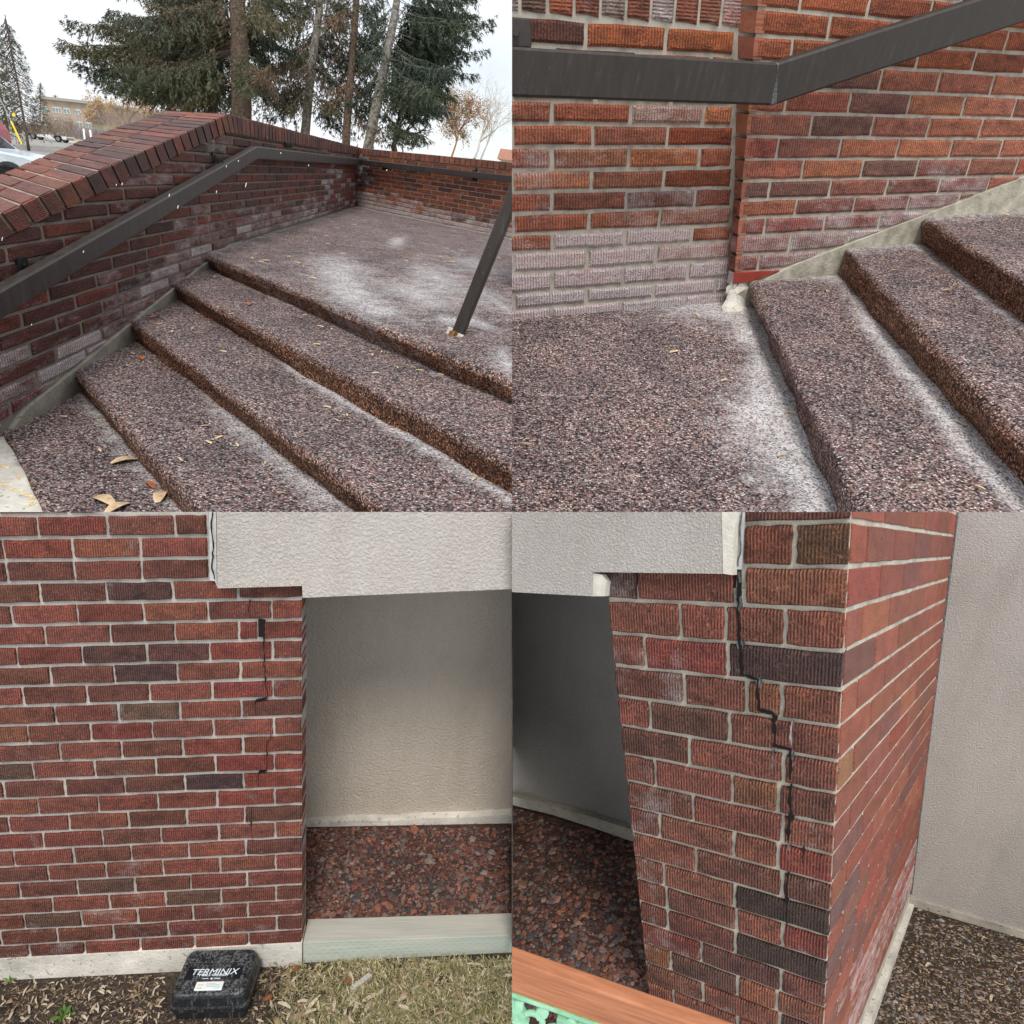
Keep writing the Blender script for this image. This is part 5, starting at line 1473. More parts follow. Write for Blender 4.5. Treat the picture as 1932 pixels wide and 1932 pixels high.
while nl < 290:
    x, y = r.uniform(5, 1915), 1700 + 235 * r.random()
    lim = 1772 - (x / 1990) * 108 + 12
    if y < lim or bx(x, y): continue
    if x > 1000 and r.random() < .35: continue
    nl += 1
    near = 'the black box' if 560 < x < 1150 else ''
    lab = ('bleached narrow leaf in the dead grass below the green timber' if x > 1150 else 'dry curled leaf on the bare soil beside the black box' if x > 560 else 'dry pale leaf on the dark soil left of the black box')
    tilt_scatter(r.choice(LM), on_plane(BL, x, y, PGL), upB, r, 'dry_leaf', lab, 'leaf', 'dry leaves ' + ('in the dead grass' if x > 1150 else 'beside the black box' if x > 560 else 'left of the black box'), sc_=r.uniform(.28, .58) if x < 1000 else r.uniform(.55, .95))
m_ = MB()
def chip(m_, P, up, L, W_, r, cs):
    d = up.orthogonal().normalized(); d.rotate(Matrix.Rotation(r.uniform(0, 6.28), 3, up)); d = (d + up * r.uniform(-.15, .35)).normalized()
    s_ = up.cross(d).normalized(); s_ = (s_ + up * r.uniform(-.5, .5)).normalized(); n_ = d.cross(s_)
    c = r.choice(cs); k = r.uniform(.6, 1.3)
    vs, fs = obox(P - d * L / 2 - s_ * W_ / 2, d * L, s_ * W_, n_ * W_ * .3)
    vs[4] = vs[4] - d * L * .15; vs[5] = vs[5].lerp(vs[1], .3)
    m_.add(vs, fs, tuple(x * k for x in c))
LIT = [(.36, .29, .20), (.22, .16, .11), (.13, .09, .07), (.16, .11, .08), (.08, .055, .04), (.06, .045, .035), (.04, .03, .026), (.05, .04, .03)]
for i in range(5200):
    x, y = r.uniform(-10, 1945), 1690 + 260 * r.random()
    if y < 1772 - (x / 1990) * 108: continue
    if bx(x, y) and y < 1880: continue
    chip(m_, on_plane(BL, x, y, PGL), upB, r.uniform(.006, .026), r.uniform(.002, .006), r, LIT if x < 1050 else LIT[:4])
m_.build('leaf_litter', MROCK, None, col=True, clip=BL.clip, kind='stuff')
GRS = [(.42, .36, .18), (.50, .43, .26), (.32, .29, .14), (.24, .24, .10), (.55, .48, .32), (.20, .20, .09)]
m_ = MB(); 
for i in range(15000):
    x = 1000 + 950 * r.random() ** .8; y = 1690 + 270 * r.random()
    if x < 1350 and r.random() < (1350 - x) / 350 * .85: continue
    if r.random() < .6 and math.sin(x * .02) * math.sin(y * .05 + 1) > .3: continue
    if y < 1772 - (x / 1990) * 108 - 4: continue
    P = on_plane(BL, x, y, PGL)
    d = (upB * r.uniform(.25, 1) + vr(r, .6)).normalized(); L = r.uniform(.02, .055); w = d.cross(vr(r)).normalized() * r.uniform(.0010, .0022)
    q1_ = P + d * L * .55; q2_ = P + d * L * .8 + vr(r, .01) - upB * L * .15 + vr(r, .008)
    c = r.choice(GRS); k = r.uniform(.65, 1.25)
    m_.add([P - w, P + w, q1_ + w, q1_ - w, q2_], [(0, 1, 2, 3), (3, 2, 4)], tuple(v * k for v in c))
m_.build('dead_grass', MCOL, None, col=True, clip=BL.clip, kind='stuff')
# ---- pine cones, stick, sprouts
CONE = plain('rust_cone', (.26, .085, .03), .8, .4, 60, c2=(.38, .15, .06))
def cone(px, lab, s):
    P = on_plane(BL, px[0], px[1], PGL) + upB * .012; d = (BL.D(1, .3, .2)).normalized(); m_ = MB(); r2 = random.Random(int(px[0]))
    m_.add(*tube([P - d * s, P - d * s * .4, P + d * s * .5, P + d * s], [s * .2, s * .42, s * .36, s * .1], 8))
    a = d.orthogonal().normalized(); b = d.cross(a)
    for i in range(48):
        t = -0.9 + 1.8 * i / 48; th = i * 2.4; rr_ = s * .52 * math.sqrt(max(.05, 1 - t * t * .8))
        o_ = a * math.cos(th) + b * math.sin(th); c_ = P + d * t * s + o_ * rr_ * .7
        w_ = d.cross(o_) * s * .17
        m_.add(*hexa([c_ - w_, c_ + w_, c_ + w_ + d * s * .08, c_ - w_ + d * s * .08], [c_ + o_ * s * .22 - w_ * .6 - d * s * .12, c_ + o_ * s * .22 + w_ * .6 - d * s * .12, c_ + o_ * s * .20 + w_ * .5 - d * s * .04, c_ + o_ * s * .20 - w_ * .5 - d * s * .04]))
    tag(m_.build('pine_cone', CONE), lab, 'pine cone')
cone((1110, 1732), 'rusty pine cone by the corner of the concrete foundation', .020)
cone((1314, 1775), 'rusty pine cone below the green timber near the wood scrap', .016)
cone((1012, 1840), 'rusty pine cone on the soil right of the black box', .018)
p0 = on_plane(BL, 1330, 1820, PGL); p1 = on_plane(BL, 1405, 1762, PGL); d = p1 - p0; s_ = upB.cross(d).normalized()
tag(mk('wood_scrap', *obox(p0 + upB * .006, d, s_ * .022, upB * .014), TIMT, uv=[(0, 0), (1, 0), (1, .3), (0, .3)] * 2), 'short grey scrap of split wood in the dead grass', 'wood scrap')
WEED = plain('green_weed', (.10, .20, .04), .6, .3, 30)
def weed(px, lab, n, s, seed):
    r2 = random.Random(seed); P = on_plane(BL, px[0], px[1], PGL); m_ = MB()
    for i in range(n):
        d = (upB * .7 + vr(r2, .6)).normalized(); q = P + d * s; w = d.cross(vr(r2)).normalized() * s * .18
        mdl = P + d * s * .55
        m_.add([P, mdl + w, q, mdl - w], [(0, 1, 2, 3)])
    tag(m_.build('weed', WEED), lab, 'weed', 'small green weeds in the soil')
weed((232, 1905), 'small green weed sprouting in the dark soil left of the black box', 9, .05, 1)
weed((268, 1893), 'thin pale green sprout right of the larger weed', 5, .035, 2)
weed((40, 1768), 'tiny green weed against the concrete foundation at the far left', 8, .03, 3)
# ---- black box
gb0 = BL.loc(C2(on_plane(BL, 648, 1922, PGL)) * 1.0); gb1 = BL.loc(C2(on_plane(BL, 932, 1914, PGL)))
gP0 = on_plane(BL, 650, 1918, PGL); gP1 = on_plane(BL, 932, 1910, PGL)
bxv = (gP1 - gP0); WB = bxv.length; bxv.normalize(); byv = upB.cross(bxv).normalized()
if byv.dot(M @ V((0, 0, 1))) < 0: byv = -byv
DB = WB * .72
cx0 = (gP0 + gP1) / 2 + byv * DB / 2
def boxplastic():
    m, t, b = mat('dusty_black_plastic')
    co = N(t, 'ShaderNodeTexCoord').outputs['Object']
    sp = ramp(t, noise(t, co, 110, 4, .7), [(.46, 0), (.58, 1)])
    blob = ramp(t, noise(t, co, 22, 3, .5), [(.36, 0), (.46, 1)])
    ge = N(t, 'ShaderNodeNewGeometry'); nz = N(t, 'ShaderNodeSeparateXYZ', {0: ge.outputs['Normal']}).outputs[2]
    dust = math_(t, 'MULTIPLY', math_(t, 'MULTIPLY', sp, blob), ramp(t, nz, [(.3, 0.05), (.85, .62)]))
    strk = ramp(t, noise(t, mapv(t, co, (70, 70, 4)), 1.0, 3), [(.56, 0), (.66, .35)])
    f = math_(t, 'MAXIMUM', dust, math_(t, 'MULTIPLY', strk, ramp(t, nz, [(.2, 1), (.6, 0)])))
    t.links.new(mixc(t, f, (.012, .013, .015), (.20, .21, .22)), b.inputs['Base Color'])
    b.inputs['Roughness'].default_value = .42
    bump(t, b, sp, .15, .003)
    return m
BOXM = boxplastic()
tb = thing('bait_box', 'black plastic pest control box with white lettering and a paper label', 'box', cx0)
def ring(wx, dy, z, rc, sh=0.0):
    out = []
    for (sx, sy) in ((1, 1), (-1, 1), (-1, -1), (1, -1)):
        a0 = {(1, 1): 0, (-1, 1): 90, (-1, -1): 180, (1, -1): 270}[(sx, sy)]
        for q in range(4):
            th = math.radians(a0 + q * 30)
            out.append(cx0 + bxv * (sx * (wx / 2 - rc) + rc * math.cos(th)) + byv * (sy * (dy / 2 - rc) + rc * math.sin(th) + sh) + upB * z)
    return out
def loft(rs_, name, m, parent):
    n = len(rs_[0]); vs = sum(rs_, []); fs = [tuple(range(n - 1, -1, -1)), tuple(range(n * (len(rs_) - 1), n * len(rs_)))]
    for i in range(len(rs_) - 1):
        for k in range(n): fs.append((i * n + k, i * n + (k + 1) % n, (i + 1) * n + (k + 1) % n, (i + 1) * n + k))
    return mk(name, vs, fs, m, parent)
HB = WB * .44
loft([ring(WB * .97, DB * .97, -.005, .02), ring(WB * 1.0, DB, HB * .34, .02)], 'base', BOXM, tb)
lid = loft([ring(WB * 1.05, DB * 1.05, HB * .345, .028), ring(WB * 1.065, DB * 1.065, HB * .38, .03), ring(WB * 1.065, DB * 1.065, HB * .50, .03), ring(WB * 1.03, DB * 1.03, HB * .58, .03), ring(WB * .985, DB * .985, HB * .86, .03), ring(WB * .95, DB * .95, HB * .95, .03), ring(WB * .90, DB * .90, HB * 1.0, .028)], 'lid', BOXM, tb)
zt = HB * 1.0
def topbox(u0, u1, v0, v1, h, name, m, parent, z0=None):
    """u across, v from front (0) to back (1) on the lid"""
    o_ = cx0 + bxv * (u0 - .5) * WB + byv * (v0 - .5) * DB + upB * ((zt if z0 is None else z0) - .002)
    return mk(name, *bevel_box(o_ + bxv * (u1 - u0) * WB / 2 + byv * (v1 - v0) * DB / 2 + upB * (h / 2 + .001), bxv * (u1 - u0) * WB, byv * (v1 - v0) * DB, upB * (h + .002), .35), m, parent)
topbox(.10, .90, .66, .93, .006, 'rear_ridge', BOXM, lid)
topbox(.30, .70, .14, .62, .004, 'raised_panel', BOXM, lid)
topbox(.08, .26, .16, .60, .0035, 'side_pad', BOXM, lid); topbox(.74, .92, .16, .60, .0035, 'side_pad', BOXM, lid)
DKP = plain('recess_shade', (.010, .010, .012), .5, .1)  # near-black raised pads stand in for the shade in latch recesses
topbox(.12, .235, .30, .58, .0045, 'latch_recess_shade', DKP, lid); topbox(.765, .88, .30, .58, .0045, 'latch_recess_shade', DKP, lid)
WPR = plain('white_print', (.70, .78, .84), .7, .08)
def text(body, u, v, size, m, parent, name, z=.0048, shear=0.0, sx=1.0, bold=0.0):
    cu = bpy.data.curves.new(name, 'FONT'); cu.body = body; cu.size = size; cu.align_x = 'CENTER'; cu.align_y = 'CENTER'; cu.shear = shear; cu.extrude = .0004; cu.offset = bold
    o = bpy.data.objects.new(name, cu); link(o); bpy.context.view_layer.update()
    me = bpy.data.meshes.new_from_object(o.evaluated_get(bpy.context.evaluated_depsgraph_get()))
    bpy.data.objects.remove(o)
    base_ = cx0 + bxv * (u - .5) * WB + byv * (v - .5) * DB + upB * (zt + z)
    vs = [base_ + bxv * p.co.x * sx + byv * p.co.y + upB * p.co.z for p in me.vertices]; fs = [tuple(p.vertices) for p in me.polygons]
    return mk(name, vs, fs, m, parent)
text('TERMINIX', .5, .46, .037, WPR, lid, 'lettering', shear=.2, sx=1.12)
text('1 800 ... CANADA', .5, .40, .012, WPR, lid, 'small_lettering', sx=1.25, bold=.0004)
topbox(.37, .45, .325, .335, .0052, 'printed_line', WPR, lid); topbox(.53, .61, .325, .335, .0052, 'printed_line', WPR, lid); topbox(.475, .505, .312, .348, .0052, 'printed_mark', WPR, lid)
LBL = plain('paper_label', (.74, .76, .72), .7, .06)
lb = topbox(.31, .68, .10, .27, .0055, 'paper_label', LBL, lid)
topbox(.34, .42, .19, .205, .0060, 'printed_line', plain('red_print', (.62, .22, .20), .7), lid); topbox(.45, .58, .215, .228, .0060, 'printed_line', plain('pink_print', (.70, .35, .32), .7), lid)
BLU = plain('blue_print', (.22, .45, .62), .7)
topbox(.44, .64, .185, .200, .0060, 'printed_line', BLU, lid); topbox(.46, .65, .155, .168, .0060, 'printed_line', BLU, lid); topbox(.34, .41, .125, .14, .0060, 'printed_line', plain('green_print', (.25, .42, .22), .7), lid); topbox(.55, .65, .12, .132, .0060, 'printed_line', BLU, lid)

# =================================================================== BOTTOM RIGHT: brick pillar, recess, stucco, bench
rq = random.Random(61)
_n = BR.W.cross(BR.Z)
if _n.z > 0: _n = -_n
NL = BR.Bi @ _n
_m = BR.E.cross(BR.Z)
if _m.x < 0: _m = -_m
NR = BR.Bi @ _m
FL_ = Face(BR, (0, 0, 0), (1, 0, 0), (0, 0, 1), NL)
FR_ = Face(BR, (0, 0, 0), (0, 1, 0), (0, 0, 1), NR)
CP = .0711; ZT = -.004
def Lx(z):
    pts = [(-.167, -.474), (-.407, -.467), (-.638, -.458), (-1.082, -.441), (-1.7, -.425)]
    if z >= pts[0][0]: return -.474 - (z + .167) * .02
    for (a, b), (c, d) in zip(pts, pts[1:]):
        if z >= c: return b + (d - b) * (a - z) / (a - c)
    return pts[-1][1]
def eR(z): return 1.665 + .128 * z
def zk(k): return .002 - (.0845 * k - .00052 * k * k)
bp = thing('brick_pillar', 'ribbed brick pillar corner with a jagged filled crack and smooth orange brick side', 'pillar', BR.P(-.1, .3, -1.6))
zb = -1.612
poly3(BR, [(Lx(zb), 0, zb), (0, 0, zb), (0, eR(zb), zb), (Lx(zb), eR(zb), zb)], [(Lx(-.13), 0, -.13), (0, 0, -.13), (0, eR(-.13), -.13), (Lx(-.13), eR(-.13), -.13)], 'mortar', MO_BR, bp)
poly3(BR, [(-.185, 0, -.129), (0, 0, -.129), (0, eR(-.129), -.129), (-.185, eR(-.129), -.129)], [(-.185, 0, .12), (0, 0, .12), (0, eR(.12), .12), (-.185, eR(.12), .12)], 'mortar', MO_BR, bp)
PBR = [(4, (0.239, 0.09, 0.063)), (3, (0.191, 0.076, 0.055)), (0.8, (0.137, 0.063, 0.049)), (1.0, (0.272, 0.11, 0.066)), (1.2, (0.25, 0.071, 0.053))]
PSM = [(5, (.27, .088, .056)), (3, (.235, .080, .054)), (1, (.20, .082, .062)), (.8, (.30, .105, .058)), (1, (.29, .076, .052))]
A1 = [0, .345, .545, .785, 1]; A2 = [0, .345, .63, .775, 1]; A3 = [0, .355, .785, 1]; B1 = [0, .165, .55, 1]; B2 = [0, .165, .555, .765, 1]
for k in range(-1, 21):
    t1, t0 = zk(k) - .0056, zk(k + 1) + .0056
    zc = (t0 + t1) / 2; lx = Lx(zc)
    if k == -1: cuts = [(-.178, 0)]
    elif k == 0: cuts = [(-.178, -.089), (-.089, 0)]
    elif k == 1: cuts = [(-.175, 0), (lx, lx + .075), (lx + .075, -.196)]
    else:
        fr_ = {2: A1, 3: B1, 4: A2, 5: B1, 6: A3, 7: B2, 8: A3, 9: B2}.get(k, A3 if k % 2 == 0 else (B1 if k % 3 else B2))
        cuts = [(lx * (1 - a), lx * (1 - b)) for a, b in zip(fr_, fr_[1:])]
        if k == 12: cuts = [(lx, lx * .83), (lx * .83, lx * .44), (lx * .44, lx * .21), (lx * .21, 0)]
    for (a, b) in cuts:
        g0 = .0045 if a > lx + .01 and a > -.17 or (a > lx + .01 and k > 1) else 0
        g1 = .0045 if b < -.001 else .0
        c = pick(PBR, rq)
        sal = rq.choice((.0, .06, .08, .12)) if a > lx + .01 else rq.choice((.12, .18, .26))
        if k in (11, 13) and b > -.01: c = (.075, .045, .038)
        if k == 3 and b > -.01: c = (.085, .045, .042)
        if k == 0: c = [(.20, .075, .045), (.15, .075, .042)][1 if b > -.01 else 0]
        brick(FL_, [(a + g0, t0), (b - g1, t0), (b - g1, t1), (a + g0, t1)], bp, MB_BR, c, sal, .010, .06, .0045, .0018, 4, (1 / .17, 1 / CP, False), rq)
    # smooth side face
    x = (.004 if k % 2 == 1 else -.155) ; MODR = .298
    er_ = eR(zc) - .006
    while x < er_:
        a, b = max(x, .0035), min(x + MODR - .016, er_)
        x += MODR
        if b - a < .02: continue
        c = pick(PSM, rq)
        if k in (11, 13) and a < .02: c = (.16, .085, .075)
        if k == 6 and a < .02: c = (.32, .15, .075)
        sal = max(0, (k - 8) / 10) * rq.uniform(.3, .75)
        brick(FR_, [(a, t0), (b, t0), (b, t1), (a, t1)], bp, MB_SM, c, min(.85, sal), .0035, .03, .002, .0012, 3, (1 / .298, 1 / CP, False), rq, name='smooth_brick')
# pale ledge at the foot of the side
FZ = -1.612
poly3(BR, [(-.02, -.02, FZ - .12), (.022, -.02, FZ - .12), (.022, eR(FZ) - .02, FZ - .12), (-.02, eR(FZ) - .02, FZ - .12)], [(-.02, -.02, FZ + .002), (.020, -.02, FZ + .002), (.020, eR(FZ) - .01, FZ + .004), (-.02, eR(FZ) - .01, FZ + .004)], 'footing', CONC_W, bp)
# crack with old filler
cr = [(849, 218), (852, 330), (853, 400), (858, 480), (864, 540), (866, 612), (928, 632), (930, 745), (985, 762), (990, 830), (988, 880), (1052, 896), (1050, 960), (1050, 1010)]
crack(BR, -.0075, wig(cr, 3, 3, 2), 20, 17, 'filled_crack', CAULK, bp)
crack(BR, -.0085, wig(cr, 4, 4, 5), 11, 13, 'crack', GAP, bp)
c2 = [(1050, 1030), (1048, 1080), (1052, 1130), (1044, 1190), (1040, 1240)]
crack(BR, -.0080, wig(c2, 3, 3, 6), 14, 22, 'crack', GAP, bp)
crack(BR, -.0075, wig([(1046, 1250), (1042, 1300), (1040, 1360)], 3, 4, 7), 24, 16, 'filled_crack', CAULK, bp)
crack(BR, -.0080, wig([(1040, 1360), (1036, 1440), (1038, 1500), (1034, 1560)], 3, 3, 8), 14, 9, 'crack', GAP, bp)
crack(BR, -.0078, wig([(984, 900), (982, 960), (986, 1000)], 3, 3, 9), 9, 6, 'filled_crack', CAULK, bp)
crack(BR, -.0078, wig([(1056, 790), (1050, 850), (1052, 895)], 3, 4, 10), 13, 7, 'filled_crack', plain('pale_filler', (.30, .29, .28), .9, .4, 60), bp)
crack(BR, -.0078, wig([(1098, 1262), (1096, 1300), (1100, 1350)], 3, 3, 11), 4, 4, 'crack', GAP, bp)
# beam
bb_ = thing('stucco_beam', 'pale rough stucco beam end with cream edge trim butting against the brick pillar', 'beam', BR.P(-.5, -.03, 0))
fpoly(BR, -.035, [(-40, -60), (-40, 300), (300, 318), (303, 227), (797, 233), (790, -60)], 'beam_body', ST_BR, bb_, .20)
fpoly(BR, -.0365, [(790, -60), (797, 233), (831, 238), (836, 120), (846, -60)], 'edge_trim', CREAM, bb_, .06)
fpoly(BR, -.030, [(301, 230), (302, 318), (350, 318), (356, 262), (338, 236)], 'edge_trim', CREAM, bb_, .10)
fpoly(BR, -.012, [(846, -60), (838, 214), (864, 217), (872, 90), (884, -60)], 'sealant_joint', CAULKP, bb_, .04)
crack(BR, -.0135, wig([(866, -20), (858, 60), (862, 130), (852, 205)], 3, 4), 3, 2, 'crack', CAULK, bb_)
# recess
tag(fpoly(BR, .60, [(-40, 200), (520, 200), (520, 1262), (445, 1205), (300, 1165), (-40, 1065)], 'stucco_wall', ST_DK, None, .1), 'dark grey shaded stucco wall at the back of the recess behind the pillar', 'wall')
tag(fpoly(BR, .565, [(-40, 1062), (150, 1108), (300, 1150), (470, 1205), (520, 1222), (520, 1280), (445, 1240), (300, 1190), (150, 1142), (-40, 1096)], 'footing_strip', CONC, None, .04), 'grey concrete footing at the base of the dark recess wall', 'footing')
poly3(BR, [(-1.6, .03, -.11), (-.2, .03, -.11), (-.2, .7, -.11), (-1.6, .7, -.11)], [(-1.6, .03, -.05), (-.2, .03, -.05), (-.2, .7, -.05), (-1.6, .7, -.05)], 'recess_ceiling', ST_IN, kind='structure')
# right stucco wall on the leaning plane at the end of the side face
nW_ = BR.W.cross(BR.Z + BR.E * .128); oW_ = BR.O + BR.E * 1.665
def rw_(x, y): return BR.pl(x, y, nW_, oW_)
rwp = [rw_(*p) for p in ((1655, -80), (1683, -20), (1560, 960), (1503, 1458), (1932, 1582), (3300, 1980), (3300, -80))]
rwp[0] = V((rwp[1].x, rwp[1].y, rwp[1].z)) + V((0, .03, .05))
tag(poly3(BR, [(p.x, p.y + .1, p.z) for p in rwp], [tuple(p) for p in rwp], 'stucco_wall', ST_BR), 'pale rough stucco wall meeting the smooth side of the brick pillar', 'wall')
q = [rw_(*p) for p in ((1500, 1452), (1932, 1580), (3300, 1978), (3300, 2010), (1932, 1612), (1495, 1478))]
tag(poly3(BR, [(p.x, p.y + .06, p.z) for p in q], [(p.x, p.y - .012, p.z) for p in q], 'footing_strip', CONC, None), 'thin concrete footing edge under the pale stucco wall', 'footing')
gap_ = [rw_(*p) for p in ((1683, -20), (1560, 960), (1505, 1440))]
vs, fs = tube([BR.P(p.x + .002, p.y - .006, p.z) for p in gap_], .006, 5)
tag(mk('joint_gap', vs, fs, CAULK, None, clip=BR.clip), 'dark sealant line between brick pillar and stucco wall', 'joint')
# soil on the right
sA = BR.side(1500, 1474, .0); sB = BR.side(1330, 1945, .0); sC = rw_(1932, 1606)
PS = plane3(BR.P(*sA), BR.P(*sB), BR.P(*sC)); upS = PS[0] if PS[0].z > 0 else -PS[0]
def quad_ground(fr, pl, up, px, name, m):
    v = [on_plane(fr, x, y, pl) for x, y in px]
    return mk(name, [p - up * .08 for p in v] + v, [tuple(range(len(v) - 1, -1, -1)), tuple(range(len(v), 2 * len(v)))] + [(i, (i + 1) % len(v), len(v) + (i + 1) % len(v), len(v) + i) for i in range(len(v))], m, None, clip=fr.clip, kind='structure')
quad_ground(BR, PS, upS, [(1480, 1455), (3300, 1990), (3300, 2500), (1180, 2150), (1310, 1932)], 'garden_soil', SOILR)
r = random.Random(15); m_ = MB(); m2 = MB()
PEB = [(.22, .15, .12), (.16, .12, .10), (.28, .20, .17), (.10, .08, .07), (.20, .19, .19), (.30, .27, .24), (.06, .045, .035), (.05, .04, .03)]
def right_soil(x, y): return x > 1500 - (y - 1470) * .372 + 14 and y > 1490 + (x - 1500) * .29
for i in range(3600):
    x, y = r.uniform(1320, 1945), r.uniform(1480, 1950)
    if not right_soil(x, y): continue
    s = abs(r.gauss(0, .0048)) + .0026
    rock(m_, on_plane(BR, x, y, PS), upS, s, r, PEB, .6)
    if r.random() < .55: chip(m2, on_plane(BR, r.uniform(1330, 1940), y, PS) if right_soil(x, y) else on_plane(BR, x, y, PS), upS, r.uniform(.012, .04), r.uniform(.002, .006), r, [(.30, .20, .12), (.20, .13, .08), (.42, .32, .20), (.10, .07, .05)])
m_.build('soil_pebbles', MROCK, None, col=True, clip=BR.clip, kind='stuff')
m2.build('wood_litter', MROCK, None, col=True, clip=BR.clip, kind='stuff')
for (x, y, me, lab, s) in ((1405, 1775, LM[2], 'curled brown leaf at the foot of the pillar side', .9), (1570, 1715, LM[1], 'pale wood sliver on the garden soil', .7), (1700, 1610, LM[0], 'straw coloured sliver below the pale stucco wall', .6), (1810, 1840, LM[1], 'long pale sliver on the dark soil near the picture corner', .7), (1690, 1570, LM[3], 'brown leaf scrap under the pale stucco wall footing', .8)):
    if right_soil(x, y): tilt_scatter(me, on_plane(BR, x, y, PS), upS, r, 'dry_leaf', lab, 'leaf', None, sc_=s)
# lava rock on the left
gA = BR.wall(0, 1118, .58); gB = BR.wall(470, 1242, .58); gC = BR.wall(515, 1840, .0)
PG = plane3(BR.P(*gA), BR.P(*gB), BR.P(*gC)); upG = PG[0] if PG[0].z > 0 else -PG[0]
quad_ground(BR, PG, upG, [(-60, 1085), (540, 1240), (640, 1960), (-60, 2100)], 'lava_rock_bed', LAVAB)
LAV2 = [(.14, .062, .048), (.17, .08, .06), (.10, .052, .044), (.20, .115, .09), (.075, .045, .042), (.16, .125, .105), (.09, .075, .075), (.06, .066, .072), (.22, .09, .055)]
m_ = MB(); r = random.Random(19)
for i in range(4200):
    x, y = r.uniform(0, 560), 1112 + 800 * r.random()
    if y < 1118 + x * .27: continue
    s = abs(r.gauss(0, .0075)) + .0042
    rock(m_, on_plane(BR, x, y, PG), upG, s, r, LAV2)
m_.build('lava_rocks', MROCK, None, col=True, clip=BR.clip, kind='stuff')
# ---- bench
bt = thing('garden_bench', 'bench back with an orange brown wooden top slat above mint green cast ironwork', 'bench', W2(ray('BR', 200, 2100) * 1.0))
def wood_paint():
    m, t, b = mat('orange_brown_stain')
    co = N(t, 'ShaderNodeTexCoord').outputs['UV']
    g = noise(t, mapv(t, co, (2, 38, 1)), 1.0, 6, .6, .6)
    kn = N(t, 'ShaderNodeTexVoronoi', {0: mapv(t, co, (1.6, 1.2, 1)), 'Scale': 1.3}).outputs['Distance']
    c = ramp(t, g, [(.28, (.27, .092, .038)), (.5, (.39, .145, .064)), (.72, (.48, .20, .095))])
    c = mixc(t, math_(t, 'MULTIPLY', ramp(t, kn, [(.03, .6), (.09, 0)]), ramp(t, g, [(.4, 0), (.55, 1)])), c, (.14, .05, .02))
    t.links.new(c, b.inputs['Base Color']); b.inputs['Roughness'].default_value = .6
    bump(t, b, g, .12, .003)
    return m
WOODM = wood_paint()
dB = 1.00
ba = ray('BR', -80, 1664) * dB; bb2 = ray('BR', 860, 1993) * (dB * .965)
a0 = W2(ba); a1 = W2(bb2); ax_ = (a1 - a0); axn_ = ax_.normalized()
vw = (M @ V((.15, .3, 1))).normalized()
dn = (M @ V((-.12, .9, .30))); dn = (dn - axn_ * dn.dot(axn_)).normalized()
bkd = axn_.cross(dn).normalized()
if bkd.dot(M @ V((0, 0, 1))) < 0: bkd = -bkd
hS = 145 / F * dB * S * 1.04
vs, fs = bevel_box(a0 + ax_ / 2 + dn * hS / 2 + bkd * .016, ax_, dn * hS, bkd * .036, .12)
ou = a0
uvb = [((v - ou).dot(axn_) * 3, (v - ou).dot(dn) * 3 + (v - ou).dot(bkd)) for v in vs]
mk('top_slat', vs, fs, WOODM, bt, clip=BR.clip, uv=uvb)
GREEN = plain('mint_cast_iron', (.21, .50, .31), .6, .18, 18, bs=.25, c2=(.38, .68, .47))
LIME = plain('lime_worn_edge', (.30, .40, .09), .7, .35, 30, bs=.3, c2=(.48, .50, .16))
gi = .018
def gp(t, d, b=0): return a0 + axn_ * t + dn * (hS + d) + bkd * (.02 + b)
L_ = ax_.length
ug = dB / F * S
vs, fs = bevel_box(gp(L_ / 2, .006) , ax_, dn * .010, bkd * .03, .2); mk('top_rail', vs, fs, LIME, bt, clip=BR.clip)
vs, fs = bevel_box(gp(L_ / 2, .022), ax_, dn * .020, bkd * .022, .3); mk('cast_rail', vs, fs, GREEN, bt, clip=BR.clip)
casting = MB(); lf_ = MB()
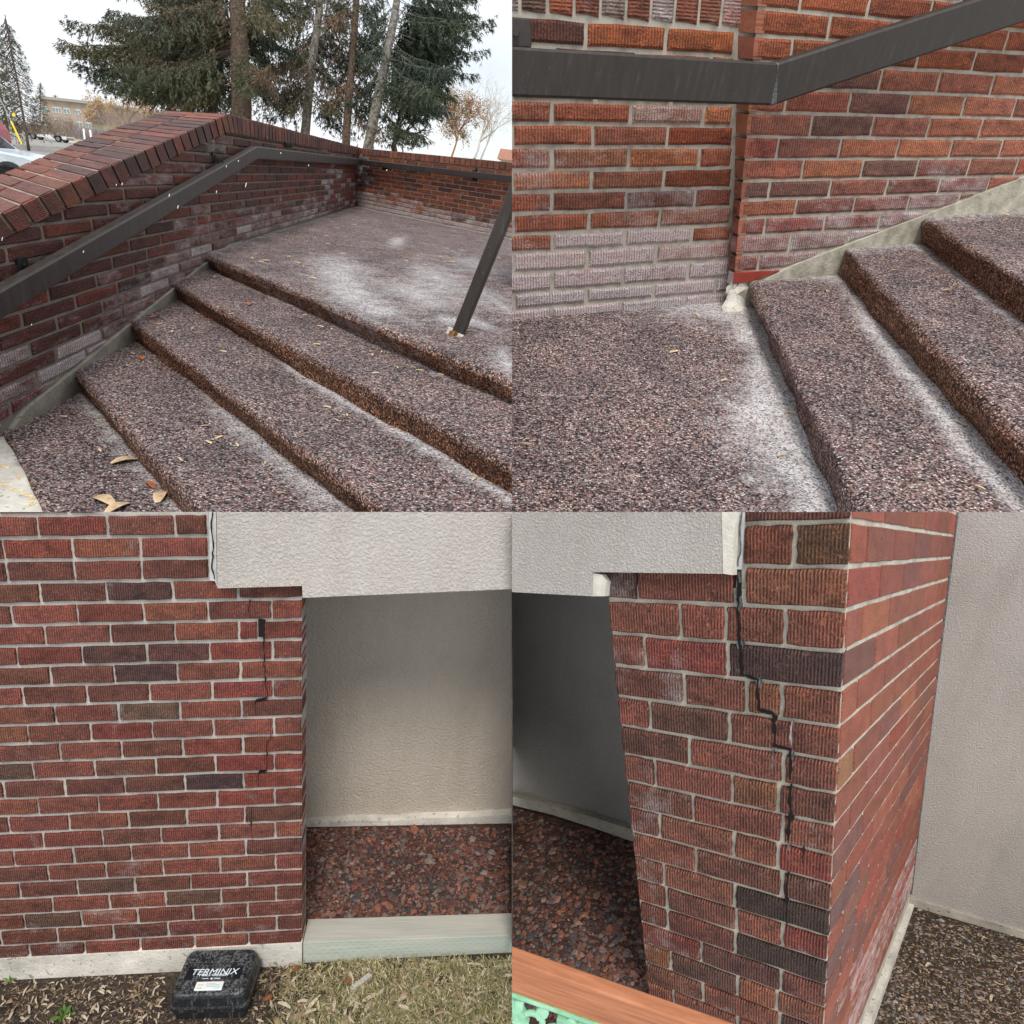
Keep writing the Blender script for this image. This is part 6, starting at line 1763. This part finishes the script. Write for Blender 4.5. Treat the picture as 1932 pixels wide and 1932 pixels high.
def petal(c, d, s, w):
    n_ = bkd; d = d.normalized(); sd_ = d.cross(n_).normalized()
    prof = [(0, .25), (.25, .8), (.5, 1), (.75, .75), (1, .08)]
    L0 = []
    for (t, k) in prof:
        p = c + d * s * t
        L0 += [p - sd_ * w * k, p + sd_ * w * k]
    top_ = [p - n_ * (.008 if i % 2 == 0 else .003) for i, p in enumerate(L0)]; bot_ = [p + n_ * .010 for p in L0]
    vs = bot_ + top_; q = len(L0); fs = []
    for i in range(0, q - 2, 2):
        fs += [(i, i + 1, i + 3, i + 2), (q + i, q + i + 2, q + i + 3, q + i + 1), (i, i + 2, q + i + 2, q + i), (i + 1, q + i + 1, q + i + 3, i + 3)]
    fs += [(0, q, q + 1, 1), (q - 2, q - 1, 2 * q - 1, 2 * q - 2)]
    lf_.add(vs, fs)
def scroll(cx, cy, r0, a0_, turns, thick=.009):
    pts = []
    for i in range(22):
        t = i / 21; th = a0_ + turns * 6.283 * t; rr_ = r0 * (1 - .7 * t)
        pts.append(gp(cx + rr_ * math.cos(th), cy + rr_ * math.sin(th)))
    casting.add(*tube(pts, [thick * (1 - .4 * i / 21) for i in range(22)], 7))
for t0_ in (.05, .19, .33, .47, .61):
    scroll(t0_, .095, .042, -1.2, 1.1); scroll(t0_ + .075, .085, .036, 2.2, -1.0)
    for a in (-2.2, -1.6, -1.0, .2, 2.8):
        petal(gp(t0_ + .02, .085), axn_ * math.cos(a) + dn * math.sin(a), .055, .014)
    petal(gp(t0_ + .085, .07), -dn + axn_ * .4, .045, .013); petal(gp(t0_ + .05, .12), -dn, .06, .016)
casting.build('scroll_work', GREEN, bt, clip=BR.clip, smooth=True)
lf_.build('cast_leaves', GREEN, bt, clip=BR.clip)

# added light blocker between the two lower recesses, edge on and unseen
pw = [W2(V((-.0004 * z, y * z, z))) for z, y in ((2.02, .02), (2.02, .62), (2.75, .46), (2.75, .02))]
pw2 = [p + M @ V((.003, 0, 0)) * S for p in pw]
tag(mk('light_blocker', pw2 + pw, BOXF, ST_IN, None), 'added dark light blocker between the two recesses, set edge on and unseen', 'wall')
